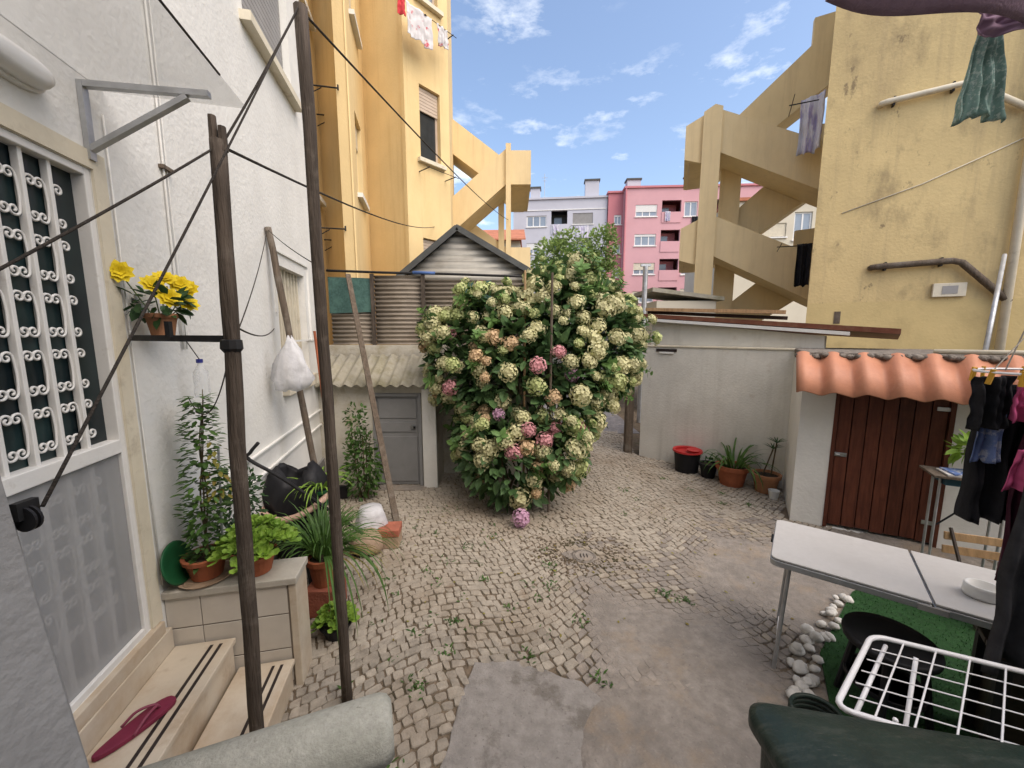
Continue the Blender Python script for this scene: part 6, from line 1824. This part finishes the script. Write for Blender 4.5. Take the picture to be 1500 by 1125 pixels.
# ------------------------------------------------------------------ washing on the right
cord_z = 2.55
pg = thing('peg_hanger', 'hanging peg hanger cord with yellow pegs above the dark clothes', 'hanger', (2.28, 1.75, 1.9))
m = MB(); m.tube([(2.24, 1.76, 1.93), (2.30, 1.74, 2.2), (2.9, 1.4, 2.9)], 0.003, 5); m.build('cord', 'rope_pale', pg)
P = [Vector((2.30 + 0.22 * math.cos(a), 1.68 + 0.17 * math.sin(a), 1.93)) for a in [6.283 * k / 24 for k in range(25)]]
m = MB(); m.tube(P, 0.006, 6, caps=False); m.build('ring', 'white_metal', pg)
for k in range(4):
    q = P[k * 6]; m = MB(); m.tube([q, (2.28, 1.73, 2.10)], 0.002, 5); m.build('string', 'rope_pale', pg)
for k in range(10):
    q = P[int(k * 2.4)]
    m = MB(); m.box(q + Vector((0, 0, -0.02)), (0.012, 0.016, 0.065), k * 0.7, 0.2 * math.sin(k)); m.build('peg', 'peg_yellow', pg)
W_ = [('black bunched sock at the left end of the washing', 'sock', (2.07, 1.76, 1.90), (2.20, 1.72, 1.91), 0.24, 'cloth_black', 2, 0.035, 0.15),
      ('blue and white patterned cloth hanging left of the pink one', 'laundry', (2.16, 1.79, 1.89), (2.22, 1.76, 1.90), 0.40, 'cloth_blue', 1, 0.02, 0.4),
      ('pink garment hanging at the top of the washing', 'laundry', (2.17, 1.69, 1.90), (2.28, 1.64, 1.92), 0.19, 'cloth_pink', 2, 0.03, 0.1),
      ('long black garment, leftmost of the long ones', 'laundry', (2.17, 1.83, 1.86), (2.42, 1.72, 1.87), 0.68, 'cloth_black', 3, 0.04, -0.1),
      ('long plum dark garment hanging behind the pink pocket', 'laundry', (2.28, 1.73, 1.84), (2.48, 1.62, 1.84), 0.92, 'cloth_plum', 3, 0.04, 0.1),
      ('small pink cloth hanging lower against the dark clothes', 'laundry', (2.14, 1.62, 1.60), (2.18, 1.60, 1.61), 0.18, 'cloth_pink', 1, 0.02, 1.3),
      ('very long charcoal garment at the right edge reaching lowest', 'laundry', (2.02, 1.50, 1.72), (2.46, 1.30, 1.76), 1.05, 'cloth_grey', 5, 0.035, 0.12),
      ('black long sleeved top hanging behind the charcoal garment', 'laundry', (2.42, 1.64, 1.80), (2.75, 1.50, 1.80), 0.85, 'cloth_black', 3, 0.04, 0.1)]
W_ = [(l, c_, (a[0] + 0.04, a[1], a[2]), (b[0] + 0.04, b[1], b[2])) + tuple(r_) for (l, c_, a, b, *r_) in W_]
for k, (lb, ct, a, b, dp, mt, fo, am, tpz) in enumerate(W_):
    cloth('garment', lb, ct, a, b, dp, mt, fo, am, tpz, seed=40 + k)
m = MB(); m.beam((2.33, 1.635, 1.52), (2.36, 1.62, 1.50), 0.02, 0.03); tag(m.build('peg', 'white_plastic', loc=(2.33, 1.63, 1.5)), 'single white peg on the dark clothes', 'peg')

# line overhead with purple sheet and green dress
ln = rope('thin wire overhead that carries the purple cloth', (1.2, 1.60, 3.64), (4.2, 1.64, 3.60), 0.003, 0.02, 'rope')
pc = MB(); nx = 40; nzc = 10
for j in range(nzc + 1):
    t = j / nzc
    for i in range(nx + 1):
        s = i / nx
        x = 1.30 + 1.75 * s
        low = 3.455 - 0.10 * math.sin(min(1, s * 1.15) * math.pi * 0.55)
        z = 3.64 + (low - 3.64) * t
        pc.v.append((x, 1.70 + 0.035 * math.sin(s * 13) * t + 0.10 * t - 0.08 * (1 - t), z))
for j in range(nzc):
    for i in range(nx):
        q = j * (nx + 1) + i; pc.f.append((q, q + 1, q + nx + 2, q + nx + 1))
tag(pc.build('purple_cloth', 'cloth_purple', loc=(2.2, 1.7, 3.7), smooth=True, solid=0.012), 'dark purple cloth hanging across the top right corner', 'cloth')
cloth('lilac_cloth', 'lilac cloth end hanging under the purple cloth', 'cloth', (1.97, 1.83, 3.44), (2.22, 1.83, 3.46), 0.09, 'cloth_lilac', 1, 0.02, -0.1, seed=61)
cloth('green_dress', 'teal green speckled dress hanging at the top right', 'dress', (2.05, 1.90, 3.42), (2.16, 1.90, 3.42), 0.35, 'cloth_teal', 3, 0.02, 0.75, wav=-0.03, seed=62, hem=0.03)

# unseen house wall added behind the viewer, sized to darken the foreground
hb = MB(); hb.box((2.0, -1.3, 2.6), (12.0, 0.3, 5.2)); tag(hb.build('rear_shade_wall', 'white_plaster', loc=(0.6, -1.3, 0)), 'white rear wall of the house behind the viewer', 'wall')

for o in bpy.data.objects:
    if '_w' in o: del o['_w']
